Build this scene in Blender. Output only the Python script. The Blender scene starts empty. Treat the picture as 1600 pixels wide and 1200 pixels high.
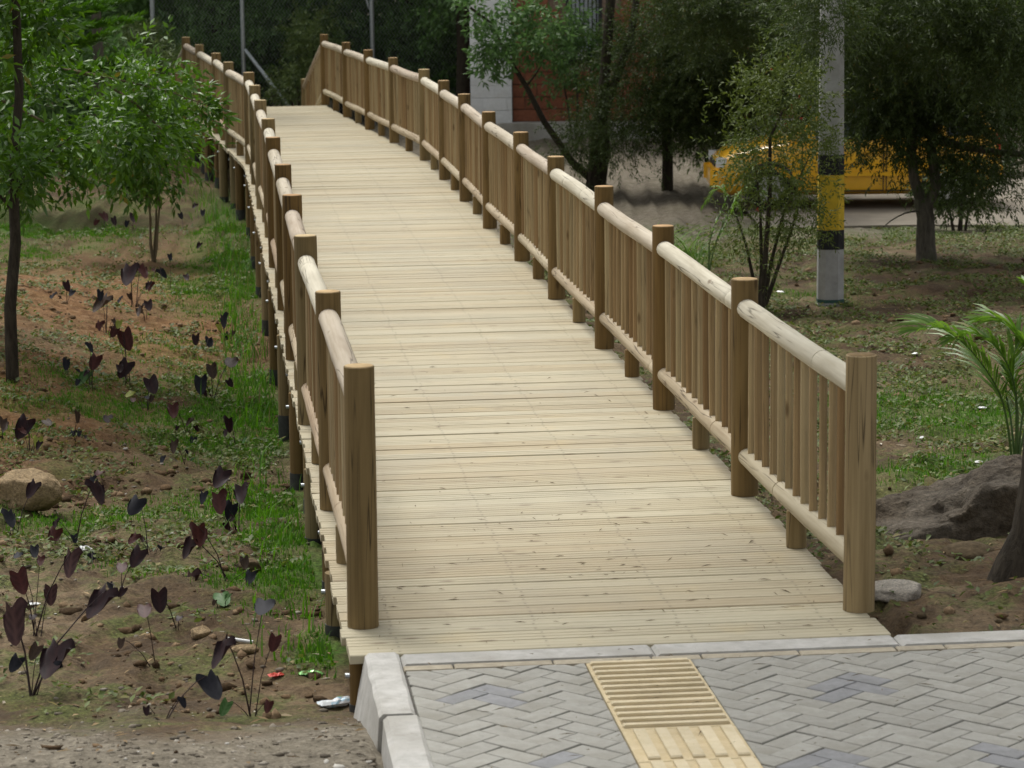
import bpy, math, random
import numpy as np
from mathutils import Vector, Matrix

# ------------------------------------------------------------------ camera, sky, sun, exposure
S = bpy.context.scene
COL = S.collection
FPX, PITCH, ROLL = 4443.93, 0.16368, -0.011794
CAMZ = 2.908
cam_data = bpy.data.cameras.new("camera")
cam = bpy.data.objects.new("camera", cam_data)
COL.objects.link(cam)
cam_data.sensor_width = 36.0
cam_data.lens = FPX * 36.0 / 1600.0
cam_data.clip_start, cam_data.clip_end = 0.1, 1200.0
cam.matrix_world = (Matrix.Translation((0, 0, CAMZ)) @ Matrix.Rotation(math.pi / 2 - PITCH, 4, 'X')
                    @ Matrix.Rotation(ROLL, 4, 'Z'))
cam_data.dof.use_dof = True
cam_data.dof.focus_distance = 16.0
cam_data.dof.aperture_fstop = 7.0
S.camera = cam

SUN_EL, SUN_AZ = math.radians(62), math.radians(-28)      # azimuth measured from +Y towards +X
world = bpy.data.worlds.new("World")
S.world = world
world.use_nodes = True
wn, wl = world.node_tree.nodes, world.node_tree.links
wn.clear()
w_out, w_bg = wn.new("ShaderNodeOutputWorld"), wn.new("ShaderNodeBackground")
w_sky, w_hs = wn.new("ShaderNodeTexSky"), wn.new("ShaderNodeHueSaturation")
w_sky.sky_type = 'NISHITA'
w_sky.sun_disc = False
w_sky.sun_elevation, w_sky.sun_rotation = SUN_EL, SUN_AZ
w_sky.air_density, w_sky.dust_density = 1.0, 4.0
w_hs.inputs["Saturation"].default_value = 0.12            # overcast: almost grey
w_bg.inputs["Strength"].default_value = 0.14
wl.new(w_sky.outputs[0], w_hs.inputs["Color"])
wl.new(w_hs.outputs[0], w_bg.inputs["Color"])
wl.new(w_bg.outputs[0], w_out.inputs["Surface"])

sun_data = bpy.data.lights.new("sun", 'SUN')
sun_data.energy, sun_data.angle, sun_data.color = 1.7, math.radians(20), (1.0, 0.965, 0.9)
sun = bpy.data.objects.new("sun", sun_data)
COL.objects.link(sun)
sd = Vector((math.sin(SUN_AZ) * math.cos(SUN_EL), math.cos(SUN_AZ) * math.cos(SUN_EL), math.sin(SUN_EL)))
sun.rotation_euler = sd.to_track_quat('Z', 'Y').to_euler()
sun.location = (0, 20, 30)

S.view_settings.view_transform = 'Standard'
S.view_settings.look = 'None'
S.view_settings.exposure = 0.36
S.view_settings.gamma = 1.0
S.view_settings.use_curve_mapping = False
S.cycles.max_bounces = 6
S.cycles.diffuse_bounces = 3
S.cycles.glossy_bounces = 2
S.cycles.transmission_bounces = 3
S.cycles.transparent_max_bounces = 4
S.cycles.use_denoising = True

R = random.Random(7)
N = np.random.default_rng(11)

# ------------------------------------------------------------------ helpers: geometry
def srgb(r, g, b):
    f = lambda c: (c / 255 / 12.92) if c / 255 <= 0.04045 else ((c / 255 + 0.055) / 1.055) ** 2.4
    return (f(r), f(g), f(b), 1.0)

def pray(px, py):
    """Direction of the sight line through photograph pixel (1600 x 1200)."""
    u, v = px - 800.0, py - 600.0
    c, s = math.cos(ROLL), math.sin(ROLL)
    u, v = u * c + v * s, -u * s + v * c
    c, s = math.cos(PITCH), math.sin(PITCH)
    z = -v / FPX
    return Vector((u / FPX, c + z * s, -s + z * c))

def at(px, py, Y):
    r = pray(px, py)
    t = Y / r.y
    return Vector((r.x * t, Y, CAMZ + r.z * t))

def hashn(ix, iy, seed):
    h = (ix.astype(np.int64) * 374761393 + iy.astype(np.int64) * 668265263 + seed * 1442695041) & 0xFFFFFFFF
    h = ((h ^ (h >> 13)) * 1274126177) & 0xFFFFFFFF
    return ((h ^ (h >> 16)) & 0xFFFF) / 65535.0

def vnoise(x, y, seed=0):
    x, y = np.asarray(x, float), np.asarray(y, float)
    ix, iy = np.floor(x), np.floor(y)
    fx, fy = x - ix, y - iy
    fx, fy = fx * fx * (3 - 2 * fx), fy * fy * (3 - 2 * fy)
    a, b = hashn(ix, iy, seed), hashn(ix + 1, iy, seed)
    c, d = hashn(ix, iy + 1, seed), hashn(ix + 1, iy + 1, seed)
    return (a * (1 - fx) + b * fx) * (1 - fy) + (c * (1 - fx) + d * fx) * fy

def fbm(x, y, seed=0, oct=4):
    t, amp, tot = 0.0, 1.0, 0.0
    for k in range(oct):
        t = t + amp * vnoise(x * 2 ** k, y * 2 ** k, seed + k * 17)
        tot += amp
        amp *= 0.5
    return t / tot

class MB:
    """Collects vertices and faces of ONE mesh."""
    def __init__(self):
        self.v, self.f, self.m = [], [], []
    def add(self, vs, fs, mi=0):
        o = len(self.v)
        self.v.extend([tuple(p) for p in vs])
        for f in fs:
            self.f.append(tuple(i + o for i in f))
            self.m.append(mi)
    def box(self, c, s, rz=0.0, mi=0, M=None):
        x, y, z = s[0] / 2, s[1] / 2, s[2] / 2
        p = [Vector((a, b, d)) for d in (-z, z) for a, b in ((-x, -y), (x, -y), (x, y), (-x, y))]
        T = Matrix.Translation(c) @ Matrix.Rotation(rz, 4, 'Z')
        if M is not None:
            T = Matrix.Translation(c) @ M
        self.add([T @ q for q in p], [(3, 2, 1, 0), (4, 5, 6, 7), (0, 1, 5, 4), (1, 2, 6, 5), (2, 3, 7, 6), (3, 0, 4, 7)], mi)
    def tube(self, pts, rad, n=8, caps=(True, True), mi=0, capm=None, wob=0.0, rnd=None):
        pts = [Vector(p) for p in pts]
        if not hasattr(rad, '__len__'):
            rad = [rad] * len(pts)
        o = len(self.v)
        ref = None
        for i, p in enumerate(pts):
            d = (pts[min(i + 1, len(pts) - 1)] - pts[max(i - 1, 0)]).normalized()
            if ref is None:
                ref = Vector((1, 0, 0)) if abs(d.x) < 0.8 else Vector((0, 1, 0))
            a = (ref - d * ref.dot(d)).normalized()
            b = d.cross(a)
            ref = a
            for k in range(n):
                t = 2 * math.pi * k / n
                r = rad[i] * (1 + (wob * (rnd.random() - .5) if wob else 0))
                self.v.append(tuple(p + a * (r * math.cos(t)) + b * (r * math.sin(t))))
        for i in range(len(pts) - 1):
            for k in range(n):
                k2 = (k + 1) % n
                self.f.append((o + i * n + k, o + i * n + k2, o + (i + 1) * n + k2, o + (i + 1) * n + k))
                self.m.append(mi)
        cm = mi if capm is None else capm
        if caps[0]:
            self.f.append(tuple(o + k for k in reversed(range(n))))
            self.m.append(cm)
        if caps[1]:
            e = o + (len(pts) - 1) * n
            self.f.append(tuple(e + k for k in range(n)))
            self.m.append(cm)
    def prism(self, poly, z0, z1, bev=0.0, mi=0):
        n = len(poly)
        cx, cy = sum(p[0] for p in poly) / n, sum(p[1] for p in poly) / n
        ins = []
        for x, y in poly:
            l = math.hypot(x - cx, y - cy) or 1
            k = max(0.0, 1 - bev / l * 1.3)
            ins.append((cx + (x - cx) * k, cy + (y - cy) * k))
        vs = [(x, y, z0) for x, y in poly] + [(x, y, z1 - bev) for x, y in poly] + [(x, y, z1) for x, y in ins]
        fs = [(i, (i + 1) % n, n + (i + 1) % n, n + i) for i in range(n)]
        fs += [(n + i, n + (i + 1) % n, 2 * n + (i + 1) % n, 2 * n + i) for i in range(n)]
        fs.append(tuple(range(2 * n, 3 * n)))
        self.add(vs, fs, mi)
    def mesh(self, name, mats, smooth=False):
        me = bpy.data.meshes.new(name)
        me.from_pydata(self.v, [], self.f)
        for m in (mats if isinstance(mats, (list, tuple)) else [mats]):
            me.materials.append(m)
        if any(self.m):
            me.polygons.foreach_set("material_index", self.m)
        if smooth:
            me.polygons.foreach_set("use_smooth", [True] * len(me.polygons))
            try:
                me.set_sharp_from_angle(angle=math.radians(42))
            except Exception:
                pass
        me.update()
        return me

def link(name, me, parent=None, loc=None, rz=None):
    o = bpy.data.objects.new(name, me)
    COL.objects.link(o)
    if parent is not None:
        o.parent = parent
    if loc is not None:
        o.location = loc
    if rz is not None:
        o.rotation_euler = (0, 0, rz)
    return o

def tag(o, label=None, cat=None, group=None, kind=None):
    if label: o["label"] = label
    if cat: o["category"] = cat
    if group: o["group"] = group
    if kind: o["kind"] = kind
    return o

def thing(name, label, cat, loc=(0, 0, 0), group=None, rz=0.0):
    o = bpy.data.objects.new(name, None)
    COL.objects.link(o)
    o.location = loc
    o.rotation_euler = (0, 0, rz)
    o.empty_display_size = 0.2
    return tag(o, label, cat, group)

def npmesh(name, V, F, mats, var=None, smooth=False, mi=None):
    """numpy arrays -> mesh; F is (n,3) or (n,4); var is one value per face."""
    me = bpy.data.meshes.new(name)
    V = np.asarray(V, np.float32)
    F = np.asarray(F, np.int32)
    k = F.shape[1]
    me.vertices.add(len(V))
    me.vertices.foreach_set("co", V.ravel())
    me.loops.add(F.size)
    me.loops.foreach_set("vertex_index", F.ravel())
    me.polygons.add(len(F))
    me.polygons.foreach_set("loop_start", np.arange(0, F.size, k, dtype=np.int32))
    me.polygons.foreach_set("loop_total", np.full(len(F), k, np.int32))
    for m in (mats if isinstance(mats, (list, tuple)) else [mats]):
        me.materials.append(m)
    if mi is not None:
        me.polygons.foreach_set("material_index", np.asarray(mi, np.int32))
    if smooth:
        me.polygons.foreach_set("use_smooth", np.ones(len(F), bool))
    me.update(calc_edges=True)
    if var is not None:
        a = me.attributes.new("var", 'FLOAT', 'FACE')
        a.data.foreach_set("value", np.asarray(var, np.float32))
    return me

# ------------------------------------------------------------------ helpers: materials
class NT:
    def __init__(self, name):
        self.mat = bpy.data.materials.new(name)
        self.mat.use_nodes = True
        self.n, self.l = self.mat.node_tree.nodes, self.mat.node_tree.links
        self.n.clear()
        self.out = self.n.new("ShaderNodeOutputMaterial")
    def node(self, t, **k):
        x = self.n.new(t)
        for a, b in k.items():
            setattr(x, a, b)
        return x
    def put(self, node, key, val):
        s = node.inputs[key]
        if hasattr(val, 'is_output'):
            self.l.new(val, s)
        else:
            s.default_value = val
    def coord(self, scale=(1, 1, 1), rand=False, kind="Object"):
        tc = self.node("ShaderNodeTexCoord")
        v = tc.outputs[kind]
        if rand:
            oi = self.node("ShaderNodeObjectInfo")
            mu = self.node("ShaderNodeMath", operation='MULTIPLY')
            self.put(mu, 0, oi.outputs["Random"]); self.put(mu, 1, 37.0)
            ad = self.node("ShaderNodeVectorMath", operation='ADD')
            self.put(ad, 0, v); self.put(ad, 1, mu.outputs[0])
            v = ad.outputs[0]
        mp = self.node("ShaderNodeMapping")
        self.put(mp, "Vector", v); self.put(mp, "Scale", scale)
        return mp.outputs[0]
    def noise(self, vec, scale, detail=4.0, rough=0.55, dist=0.0):
        x = self.node("ShaderNodeTexNoise")
        self.put(x, "Vector", vec); self.put(x, "Scale", scale); self.put(x, "Detail", detail)
        self.put(x, "Roughness", rough); self.put(x, "Distortion", dist)
        return x.outputs["Fac"]
    def ramp(self, fac, stops):
        x = self.node("ShaderNodeValToRGB")
        e = x.color_ramp.elements
        while len(e) < len(stops):
            e.new(0.5)
        for el, (p, c) in zip(e, stops):
            el.position = p
            el.color = c if len(c) == 4 else (*c, 1)
        self.put(x, "Fac", fac)
        return x.outputs["Color"]
    def mix(self, fac, a, b, mode='MIX'):
        x = self.node("ShaderNodeMix", data_type='RGBA', blend_type=mode)
        self.put(x, 0, fac); self.put(x, 6, a); self.put(x, 7, b)
        return x.outputs[2]
    def math(self, op, a, b=0.0, c=None):
        x = self.node("ShaderNodeMath", operation=op)
        self.put(x, 0, a); self.put(x, 1, b)
        if c is not None:
            self.put(x, 2, c)
        return x.outputs[0]
    def maprange(self, v, a, b, c, d):
        x = self.node("ShaderNodeMapRange")
        self.put(x, 0, v); self.put(x, 1, a); self.put(x, 2, b); self.put(x, 3, c); self.put(x, 4, d)
        return x.outputs[0]
    def hsv(self, col, h=0.5, s=1.0, v=1.0):
        x = self.node("ShaderNodeHueSaturation")
        self.put(x, "Hue", h); self.put(x, "Saturation", s); self.put(x, "Value", v); self.put(x, "Color", col)
        return x.outputs[0]
    def attr(self, name, out="Fac"):
        x = self.node("ShaderNodeAttribute", attribute_name=name)
        return x.outputs[out]
    def rand(self):
        return self.node("ShaderNodeObjectInfo").outputs["Random"]
    def bump(self, h, strength=0.3, dist=0.01):
        x = self.node("ShaderNodeBump")
        self.put(x, "Height", h); self.put(x, "Strength", strength); self.put(x, "Distance", dist)
        return x.outputs[0]
    def bsdf(self, col, rough=0.8, spec=0.3, normal=None, metal=0.0, coat=0.0, alpha=None):
        x = self.node("ShaderNodeBsdfPrincipled")
        self.put(x, "Base Color", col); self.put(x, "Roughness", rough); self.put(x, "Metallic", metal)
        self.put(x, "Specular IOR Level", spec); self.put(x, "Coat Weight", coat)
        if normal is not None:
            self.put(x, "Normal", normal)
        return x.outputs[0]
    def done(self, sh):
        self.l.new(sh, self.out.inputs["Surface"])
        return self.mat

def simple(name, col, rough=0.7, spec=0.3, var=0.15, scale=20.0, bump=0.2, metal=0.0, coat=0.0):
    t = NT(name)
    v = t.coord(rand=True)
    n = t.noise(v, scale, 5)
    c = t.hsv(col, v=t.maprange(n, 0.3, 0.7, 1 - var, 1 + var))
    return t.done(t.bsdf(c, rough, spec, t.bump(n, bump, 0.01), metal, coat))

def wood(name, light, dark, axis, var=0.2, cracks=0.5, rough=0.75, nails=False, grain=1.0, hue=0.02):
    """Sawn or turned pine: grain stretched along AXIS, tone differing from piece to piece."""
    t = NT(name)
    st, fi = [14.0, 14.0, 14.0], [55.0, 55.0, 55.0]
    st[axis], fi[axis] = 0.9, 1.4
    v1, v2, v3 = t.coord(st, True), t.coord(fi, True), t.coord((1.3, 1.3, 1.3), True)
    n1, n2, n3 = t.noise(v1, 1.0, 4, .6, .6), t.noise(v2, 1.0, 3, .6), t.noise(v3, 1.0, 5, .6)
    g = t.math('ADD', t.math('MULTIPLY', n1, 0.65), t.math('MULTIPLY', n2, 0.35))
    c = t.ramp(g, [(0.36, dark), (0.60, light)])
    c = t.hsv(c, v=t.maprange(n3, 0.3, 0.72, 1 - 0.5 * var, 1 + 0.4 * var))
    c = t.hsv(c, h=t.maprange(t.rand(), 0, 1, 0.5 - hue, 0.5 + hue * .6), s=t.maprange(t.rand(), 0, 1, 1.12, 0.86),
              v=t.maprange(t.rand(), 0, 1, 1 - var, 1 + var * .6))
    if cracks:
        cr = [16.0, 16.0, 16.0]
        cr[axis] = 0.5
        k = t.noise(t.coord(cr, True), 1.0, 2, .5, .3)
        k = t.math('ABSOLUTE', t.math('SUBTRACT', k, 0.5))
        k = t.maprange(k, 0.0, 0.016, 1.0, 0.0)
        gate = t.maprange(t.noise(t.coord((2.2, 2.2, 2.2), True), 1.0, 2), 0.42, 0.54, 0.0, 1.0)
        c = t.mix(t.math('MULTIPLY', t.math('MULTIPLY', k, gate), cracks), c, (dark[0] * .22, dark[1] * .2, dark[2] * .2, 1))
    # knots
    vo = t.node("ShaderNodeTexVoronoi")
    ks = [7.0, 7.0, 7.0]
    ks[axis] = 2.6
    t.put(vo, "Vector", t.coord(ks, True)); t.put(vo, "Scale", 1.0)
    kn = t.maprange(vo.outputs["Distance"], 0.05, 0.13, 0.75, 0.0)
    c = t.mix(kn, c, (dark[0] * .4, dark[1] * .33, dark[2] * .28, 1))
    if nails:
        geo = t.node("ShaderNodeNewGeometry")
        mp = t.node("ShaderNodeMapping")
        t.put(mp, "Vector", geo.outputs["Position"]); t.put(mp, "Scale", (.9, .9, .9))
        w1 = t.noise(mp.outputs[0], 1.0, 6, .62, .4)
        c = t.mix(t.maprange(w1, .46, .66, 0, .5), c, (.36, .325, .24, 1))
        w2 = t.noise(mp.outputs[0], 5.0, 6, .7)
        c = t.mix(t.maprange(w2, .58, .72, 0, .45), c, (.27, .225, .15, 1))
        w3 = t.noise(mp.outputs[0], 3.1, 3, .5)
        c = t.mix(t.maprange(w3, .6, .75, 0, .3), c, (.52, .41, .22, 1))
        tc = t.node("ShaderNodeTexCoord")
        sx = t.node("ShaderNodeSeparateXYZ")
        t.put(sx, 0, tc.outputs["Object"])
        ax = t.math('ABSOLUTE', sx.outputs[0])
        dx = t.math('ABSOLUTE', t.math('SUBTRACT', t.math('ABSOLUTE', t.math('SUBTRACT', ax, 0.6)), 0.3))
        dy = t.math('SUBTRACT', t.math('ABSOLUTE', sx.outputs[1]), 0.037)
        d = t.math('SQRT', t.math('ADD', t.math('MULTIPLY', dx, dx), t.math('MULTIPLY', dy, dy)))
        c = t.mix(t.maprange(d, 0.004, 0.0075, 0.55, 0.0), c, (.07, .055, .04, 1))
        # a faint grey streak where each row of nails runs
        c = t.mix(t.maprange(dx, 0.004, 0.012, 0.10, 0.0), c, (.24, .21, .15, 1))
    return t.done(t.bsdf(c, rough, 0.25, t.bump(g, 0.35 * grain, 0.006)))

def leafmat(name, c0, c1, rough=0.4, spec=0.45, trans=0.25, yellow=None):
    t = NT(name)
    a = t.attr("var")
    stops = [(0.0, c0), (0.93, c1)]
    if yellow:
        stops += [(0.955, yellow), (1.0, yellow)]
    c = t.ramp(a, stops)
    p = t.bsdf(c, rough, spec)
    tr = t.node("ShaderNodeBsdfTranslucent")
    t.put(tr, "Color", t.hsv(c, s=1.1, v=1.3))
    mx = t.node("ShaderNodeMixShader")
    t.put(mx, 0, trans)
    t.l.new(p, mx.inputs[1]); t.l.new(tr.outputs[0], mx.inputs[2])
    return t.done(mx.outputs[0])

def bark(name, a, b, moss=None):
    t = NT(name)
    n = t.noise(t.coord((30, 30, 7)), 1.0, 6, .65, .5)
    n2 = t.noise(t.coord((4, 4, 3)), 1.0, 4)
    c = t.ramp(n, [(0.3, a), (0.68, b)])
    if moss:
        c = t.mix(t.maprange(n2, 0.5, 0.66, 0.0, 0.8), c, moss)
    return t.done(t.bsdf(c, 0.9, 0.2, t.bump(n, 0.8, 0.02)))

M = {}
M['plank'] = wood("sawn_deck_wood", (.47, .415, .282, 1), (.41, .355, .232, 1), 0, .09, .3, .62, nails=True, hue=.01)
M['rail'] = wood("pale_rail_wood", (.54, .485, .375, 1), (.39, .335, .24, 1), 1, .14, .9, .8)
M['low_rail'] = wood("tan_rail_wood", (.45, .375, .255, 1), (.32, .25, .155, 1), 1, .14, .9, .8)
M['post'] = wood("brown_post_wood", (.24, .168, .068, 1), (.14, .095, .036, 1), 2, .24, .9, .75, hue=.012)
M['endgrain'] = wood("cut_end_wood", (.52, .38, .19, 1), (.40, .27, .12, 1), 2, .15, 0, .8)
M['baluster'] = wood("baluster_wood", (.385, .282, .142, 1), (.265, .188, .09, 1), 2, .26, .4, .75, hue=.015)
M['beam'] = wood("beam_wood", (.36, .28, .16, 1), (.24, .18, .1, 1), 1, .15, .5, .8)
M['tar'] = simple("bitumen_coat", (.04, .041, .038, 1), .55, .4, .3, 30)
M['zinc'] = simple("galvanised_steel", (.42, .45, .47, 1), .45, .5, .15, 40, .1, .6)
M['rail_ring'] = simple("grooved_ring", (.30, .22, .12, 1), .85, .2, .3, 60)

# ------------------------------------------------------------------ the bridge line and the lie of the land
HEAD1, HEAD2 = 0.10842, 0.1800
BX, BY = 0.407, 11.507
SBEND = 22.5

def _path():
    ds, xs, ys, hs = 0.05, [], [], []
    x, y = BX, BY
    ss = np.arange(0, 60, ds)
    for s in ss:
        t = min(1, max(0, (s - (SBEND - .8)) / 1.6))
        h = HEAD1 + (HEAD2 - HEAD1) * t
        xs.append(x); ys.append(y); hs.append(h)
        x -= math.sin(h) * ds
        y += math.cos(h) * ds
    return ss, np.array(xs), np.array(ys), np.array(hs)
PS, PX, PY, PH = _path()

def path(s, q=0.0):
    """Point on the deck at distance s along it and q to the right of its centre line; and the heading there."""
    if s < 0:
        h = HEAD1
        x, y = BX - math.sin(h) * s, BY + math.cos(h) * s
    else:
        h = float(np.interp(s, PS, PH))
        x, y = float(np.interp(s, PS, PX)), float(np.interp(s, PS, PY))
    return Vector((x + math.cos(h) * q, y + math.sin(h) * q, 0.0)), h

def sq(x, y):
    """(s, q) of a ground point, vectorised."""
    x, y = np.asarray(x, float), np.asarray(y, float)
    dx, dy = x - BX, y - BY
    s = -math.sin(HEAD1) * dx + math.cos(HEAD1) * dy
    q = math.cos(HEAD1) * dx + math.sin(HEAD1) * dy
    far = s > SBEND
    q = np.where(far, q + (s - SBEND) * math.tan(HEAD2 - HEAD1), q)
    return s, q

def sstep(a, b, t):
    t = np.clip((t - a) / (b - a), 0, 1)
    return t * t * (3 - 2 * t)

def ground_z(x, y, rough=True):
    x, y = np.asarray(x, float), np.asarray(y, float)
    s, q = sq(x, y)
    left = np.interp(s, [-6, -2.2, -1.25, -.3, 1.25, 3.75, 6.25, 8.75, 12, 22, 36, 60], [.10, .06, .10, .25, .31, .45, .66, .78, .8, .8, .62, .6])
    left = left - 0.42 * np.exp(-((q + 3.6) / 1.5) ** 2 - ((s - 12) / 5.0) ** 2) - .12 * sstep(-2.0, -4.5, q) * sstep(2, 6, s)
    right = np.interp(s, [-6, -.4, 1, 3, 8, 14, 20, 23, 30, 36, 60], [.07, .06, .09, .2, .45, .62, .78, .9, .92, .7, .6])
    w = sstep(-1.0, .9, q)
    drop = left * (1 - w) + right * w
    pav = sstep(-1.12, -1.0, q) * sstep(-.36, -.44, s)
    drop = drop * (1 - pav) + np.maximum(drop, .16) * pav
    z = -drop
    if rough:
        amp = (0.25 + 0.75 * sstep(-.8, 1.0, s)) * (1 - pav)
        amp = amp * np.where((y > 31) & (x < 3.2), 1.9, np.where(y > 31, .5, 1.0))
        z = z + amp * (0.16 * (fbm(x * .55, y * .55, 3, 3) - .5) + 0.10 * (fbm(x * 2.3, y * 2.3, 9, 3) - .5)
                       + 0.085 * (fbm(x * 6, y * 6, 21, 3) - .5) + 0.05 * (fbm(x * 15, y * 15, 27, 2) - .5))
        z = np.where((np.abs(q) < 1.25) & (s > -.3), np.minimum(z, -.12), z)
    return z

def gz(x, y):
    return float(ground_z(np.array([x]), np.array([y]))[0])

_T = np.linspace(7, 75, 6000)
def gp(px, py):
    """Where the sight line through a pixel of the photograph meets the ground."""
    r = pray(px, py)
    t = _T / r.y
    z = CAMZ + r.z * t
    g = ground_z(r.x * t, _T)
    hit = np.nonzero(z <= g)[0]
    i = hit[0] if len(hit) else len(_T) - 1
    return Vector((r.x * t[i], _T[i], float(g[i])))

def pxm(px, P):
    """Metres spanned by px photograph pixels at P."""
    d = P.y * math.cos(PITCH) - (P.z - CAMZ) * math.sin(PITCH)
    return px / FPX * d

# where grass grows (0..1): patches seen in the photograph, broken up by noise
GRASS = []
for (px, py, rx, ry, w) in [(390, 640, .75, 1.7, 1.0), (250, 655, .9, 1.2, .8), (470, 850, .38, 1.3, .95), (430, 800, .5, 1.2, .7),
                            (395, 420, .7, 2.6, .95), (330, 560, .7, 1.6, .22), (380, 330, .5, 3.0, .8), (100, 660, .5, .8, .4),
                            (120, 830, .5, .5, .4), (260, 800, .5, .6, .42), (60, 345, 1.3, 3.5, .62), (300, 880, .5, .6, .35), (520, 1020, .16, .5, .8),
                            (1480, 650, .62, .9, 1.0), (1540, 620, .6, .8, .6), (1470, 725, .5, .55, .75), (1420, 740, .35, .5, .5), (1560, 680, .5, .7, .6),
                            (1450, 600, 1.0, 1.2, .12), (1050, 390, .6, 3, .5),
                            (1230, 450, .8, 2.0, .2), (1350, 360, 3.0, 2.0, .18)]:
    P = gp(px, py)
    GRASS.append((P.x, P.y, rx, ry, w))

def grass_mask(x, y):
    m = np.zeros(np.shape(x))
    for (cx, cy, rx, ry, w) in GRASS:
        m = np.maximum(m, w * np.exp(-((x - cx) / rx) ** 2 - ((y - cy) / ry) ** 2))
    n = fbm(x * 1.7, y * 1.7, 40, 4)
    n2 = fbm(x * 6.0, y * 6.0, 55, 3)
    s, q = sq(x, y)
    m = m * (1 - (sstep(-.3, -.9, s)) * .95)
    m = np.clip(m * 1.2 - .06 + (n - .5) * 1.9 * np.clip(m * 3, 0, 1) + (n2 - .5) * 1.1 * np.clip(m * 3, 0, 1), 0, 1)
    return m

# ------------------------------------------------------------------ ground sheet
def axis_samples(a0, a1, step, far0, far1):
    core = list(np.arange(a0, a1, step))
    lo, hi, st = [], [], step
    v = a0
    while v > far0:
        st *= 1.16
        v -= st
        lo.append(v)
    v, st = core[-1], step
    while v < far1:
        st *= 1.16
        v += st
        hi.append(v)
    return np.array(lo[::-1] + core + hi)

gx = axis_samples(-5.6, 6.0, 0.04, -320, 320)
gy = axis_samples(9.4, 26.0, 0.042, -160, 420)
GX, GY = np.meshgrid(gx, gy)
GZ = ground_z(GX.ravel(), GY.ravel())
gm = grass_mask(GX.ravel(), GY.ravel())
ss_, qq_ = sq(GX.ravel(), GY.ravel())
nx, ny = len(gx), len(gy)
idx = np.arange(nx * ny).reshape(ny, nx)
GF = np.stack([idx[:-1, :-1].ravel(), idx[:-1, 1:].ravel(), idx[1:, 1:].ravel(), idx[1:, :-1].ravel()], 1)

t = NT("trodden_earth")
v = t.coord()
nA, nB, nC = t.noise(v, 1.3, 6, .6), t.noise(v, 9.0, 6, .65), t.noise(v, 55.0, 4, .6)
mud = t.ramp(nA, [(0.34, (.055, .036, .02, 1)), (0.5, (.145, .10, .057, 1)), (0.66, (.27, .205, .13, 1))])
clay = t.ramp(nB, [(0.3, (.12, .058, .024, 1)), (0.55, (.25, .135, .06, 1)), (0.72, (.36, .23, .12, 1))])
grit = t.ramp(nB, [(0.3, (.11, .095, .07, 1)), (0.7, (.30, .265, .205, 1))])
c = t.mix(t.maprange(nB, 0.42, 0.62, 0.0, 0.7), mud, (.075, .055, .036, 1))
c = t.mix(t.math('MULTIPLY', t.attr("clay"), 0.9), c, clay)
c = t.mix(t.attr("grit"), c, grit)
green = t.ramp(nC, [(0.3, (.04, .095, .012, 1)), (0.7, (.085, .18, .024, 1))])
c = t.mix(t.math('MULTIPLY', t.attr("green"), 0.85), c, green)
moss = t.math('MULTIPLY', t.maprange(t.noise(v, 2.6, 8, .72), .48, .60, 0, .8), t.math('SUBTRACT', 1.0, t.math('MULTIPLY', t.attr("clay"), .8)))
c = t.mix(t.math('MULTIPLY', moss, t.math('SUBTRACT', 1.0, t.attr("grit"))), c, t.ramp(nC, [(.3, (.04, .055, .012, 1)), (.7, (.11, .135, .034, 1))]))
c = t.hsv(c, v=t.maprange(nC, 0.25, 0.75, 0.5, 1.2))
ground_mat = t.done(t.bsdf(c, 0.95, 0.15, t.bump(t.math('ADD', nB, t.math('MULTIPLY', nC, .6)), 0.7, 0.03)))

me = npmesh("ground", np.stack([GX.ravel(), GY.ravel(), GZ], 1), GF, ground_mat, smooth=True)
def vattr(me, name, val):
    a = me.attributes.new(name, 'FLOAT', 'POINT')
    a.data.foreach_set("value", np.asarray(val, np.float32))
vattr(me, "green", gm)
clayP = [gp(120, 450), gp(60, 620), gp(250, 520)]
cl = np.zeros(nx * ny)
for P, rx, ry in zip(clayP, (1.5, .9, .9), (4.5, 2.5, 2.5)):
    cl = np.maximum(cl, np.exp(-((GX.ravel() - P.x) / rx) ** 2 - ((GY.ravel() - P.y) / ry) ** 2))
vattr(me, "clay", np.clip(cl * 1.2 + .5 * (fbm(GX.ravel() * 1.1, GY.ravel() * 1.1, 71) - .5), 0, 1))
gr = np.maximum(sstep(-.25, -1.15, ss_ + 1.5 * (fbm(GX.ravel() * 1.6, GY.ravel() * 1.6, 73) - .5)) * (1 - sstep(-1.0, -.9, qq_)), sstep(31.5, 33.5, GY.ravel()) * sstep(.8, 1.6, qq_) * .9)
vattr(me, "grit", np.clip(gr + .35 * (fbm(GX.ravel() * 2, GY.ravel() * 2, 77) - .5) * (gr > .03), 0, 1))
tag(link("ground", me), kind='structure')

# concrete road beyond the trees
road_mat = simple("worn_road", (.22, .195, .155, 1), .9, .2, .18, 3.0, .2)
mb = MB()
nr = 24
pts = []
for i in range(nr + 1):
    x = 3.0 + i * 22.0 / nr
    y0, y1 = 33.8 + .25 * math.sin(i * .9), 40.0
    pts.append(((x, y0), (x, y1)))
for i in range(nr):
    a, b = pts[i], pts[i + 1]
    z = -.83
    mb.add([(*a[0], z), (*b[0], z), (*b[1], z), (*a[1], z), (*a[0], z - .25), (*b[0], z - .25)],
           [(0, 1, 2, 3), (4, 5, 1, 0)])
tag(link("road", mb.mesh("road", road_mat)), kind='structure')

# ------------------------------------------------------------------ footbridge
bridge = thing("footbridge", "long pale wooden footbridge deck of crosswise boards on round piles", "footbridge", path(0)[0])
b_inv = Vector(bridge.location)
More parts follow.
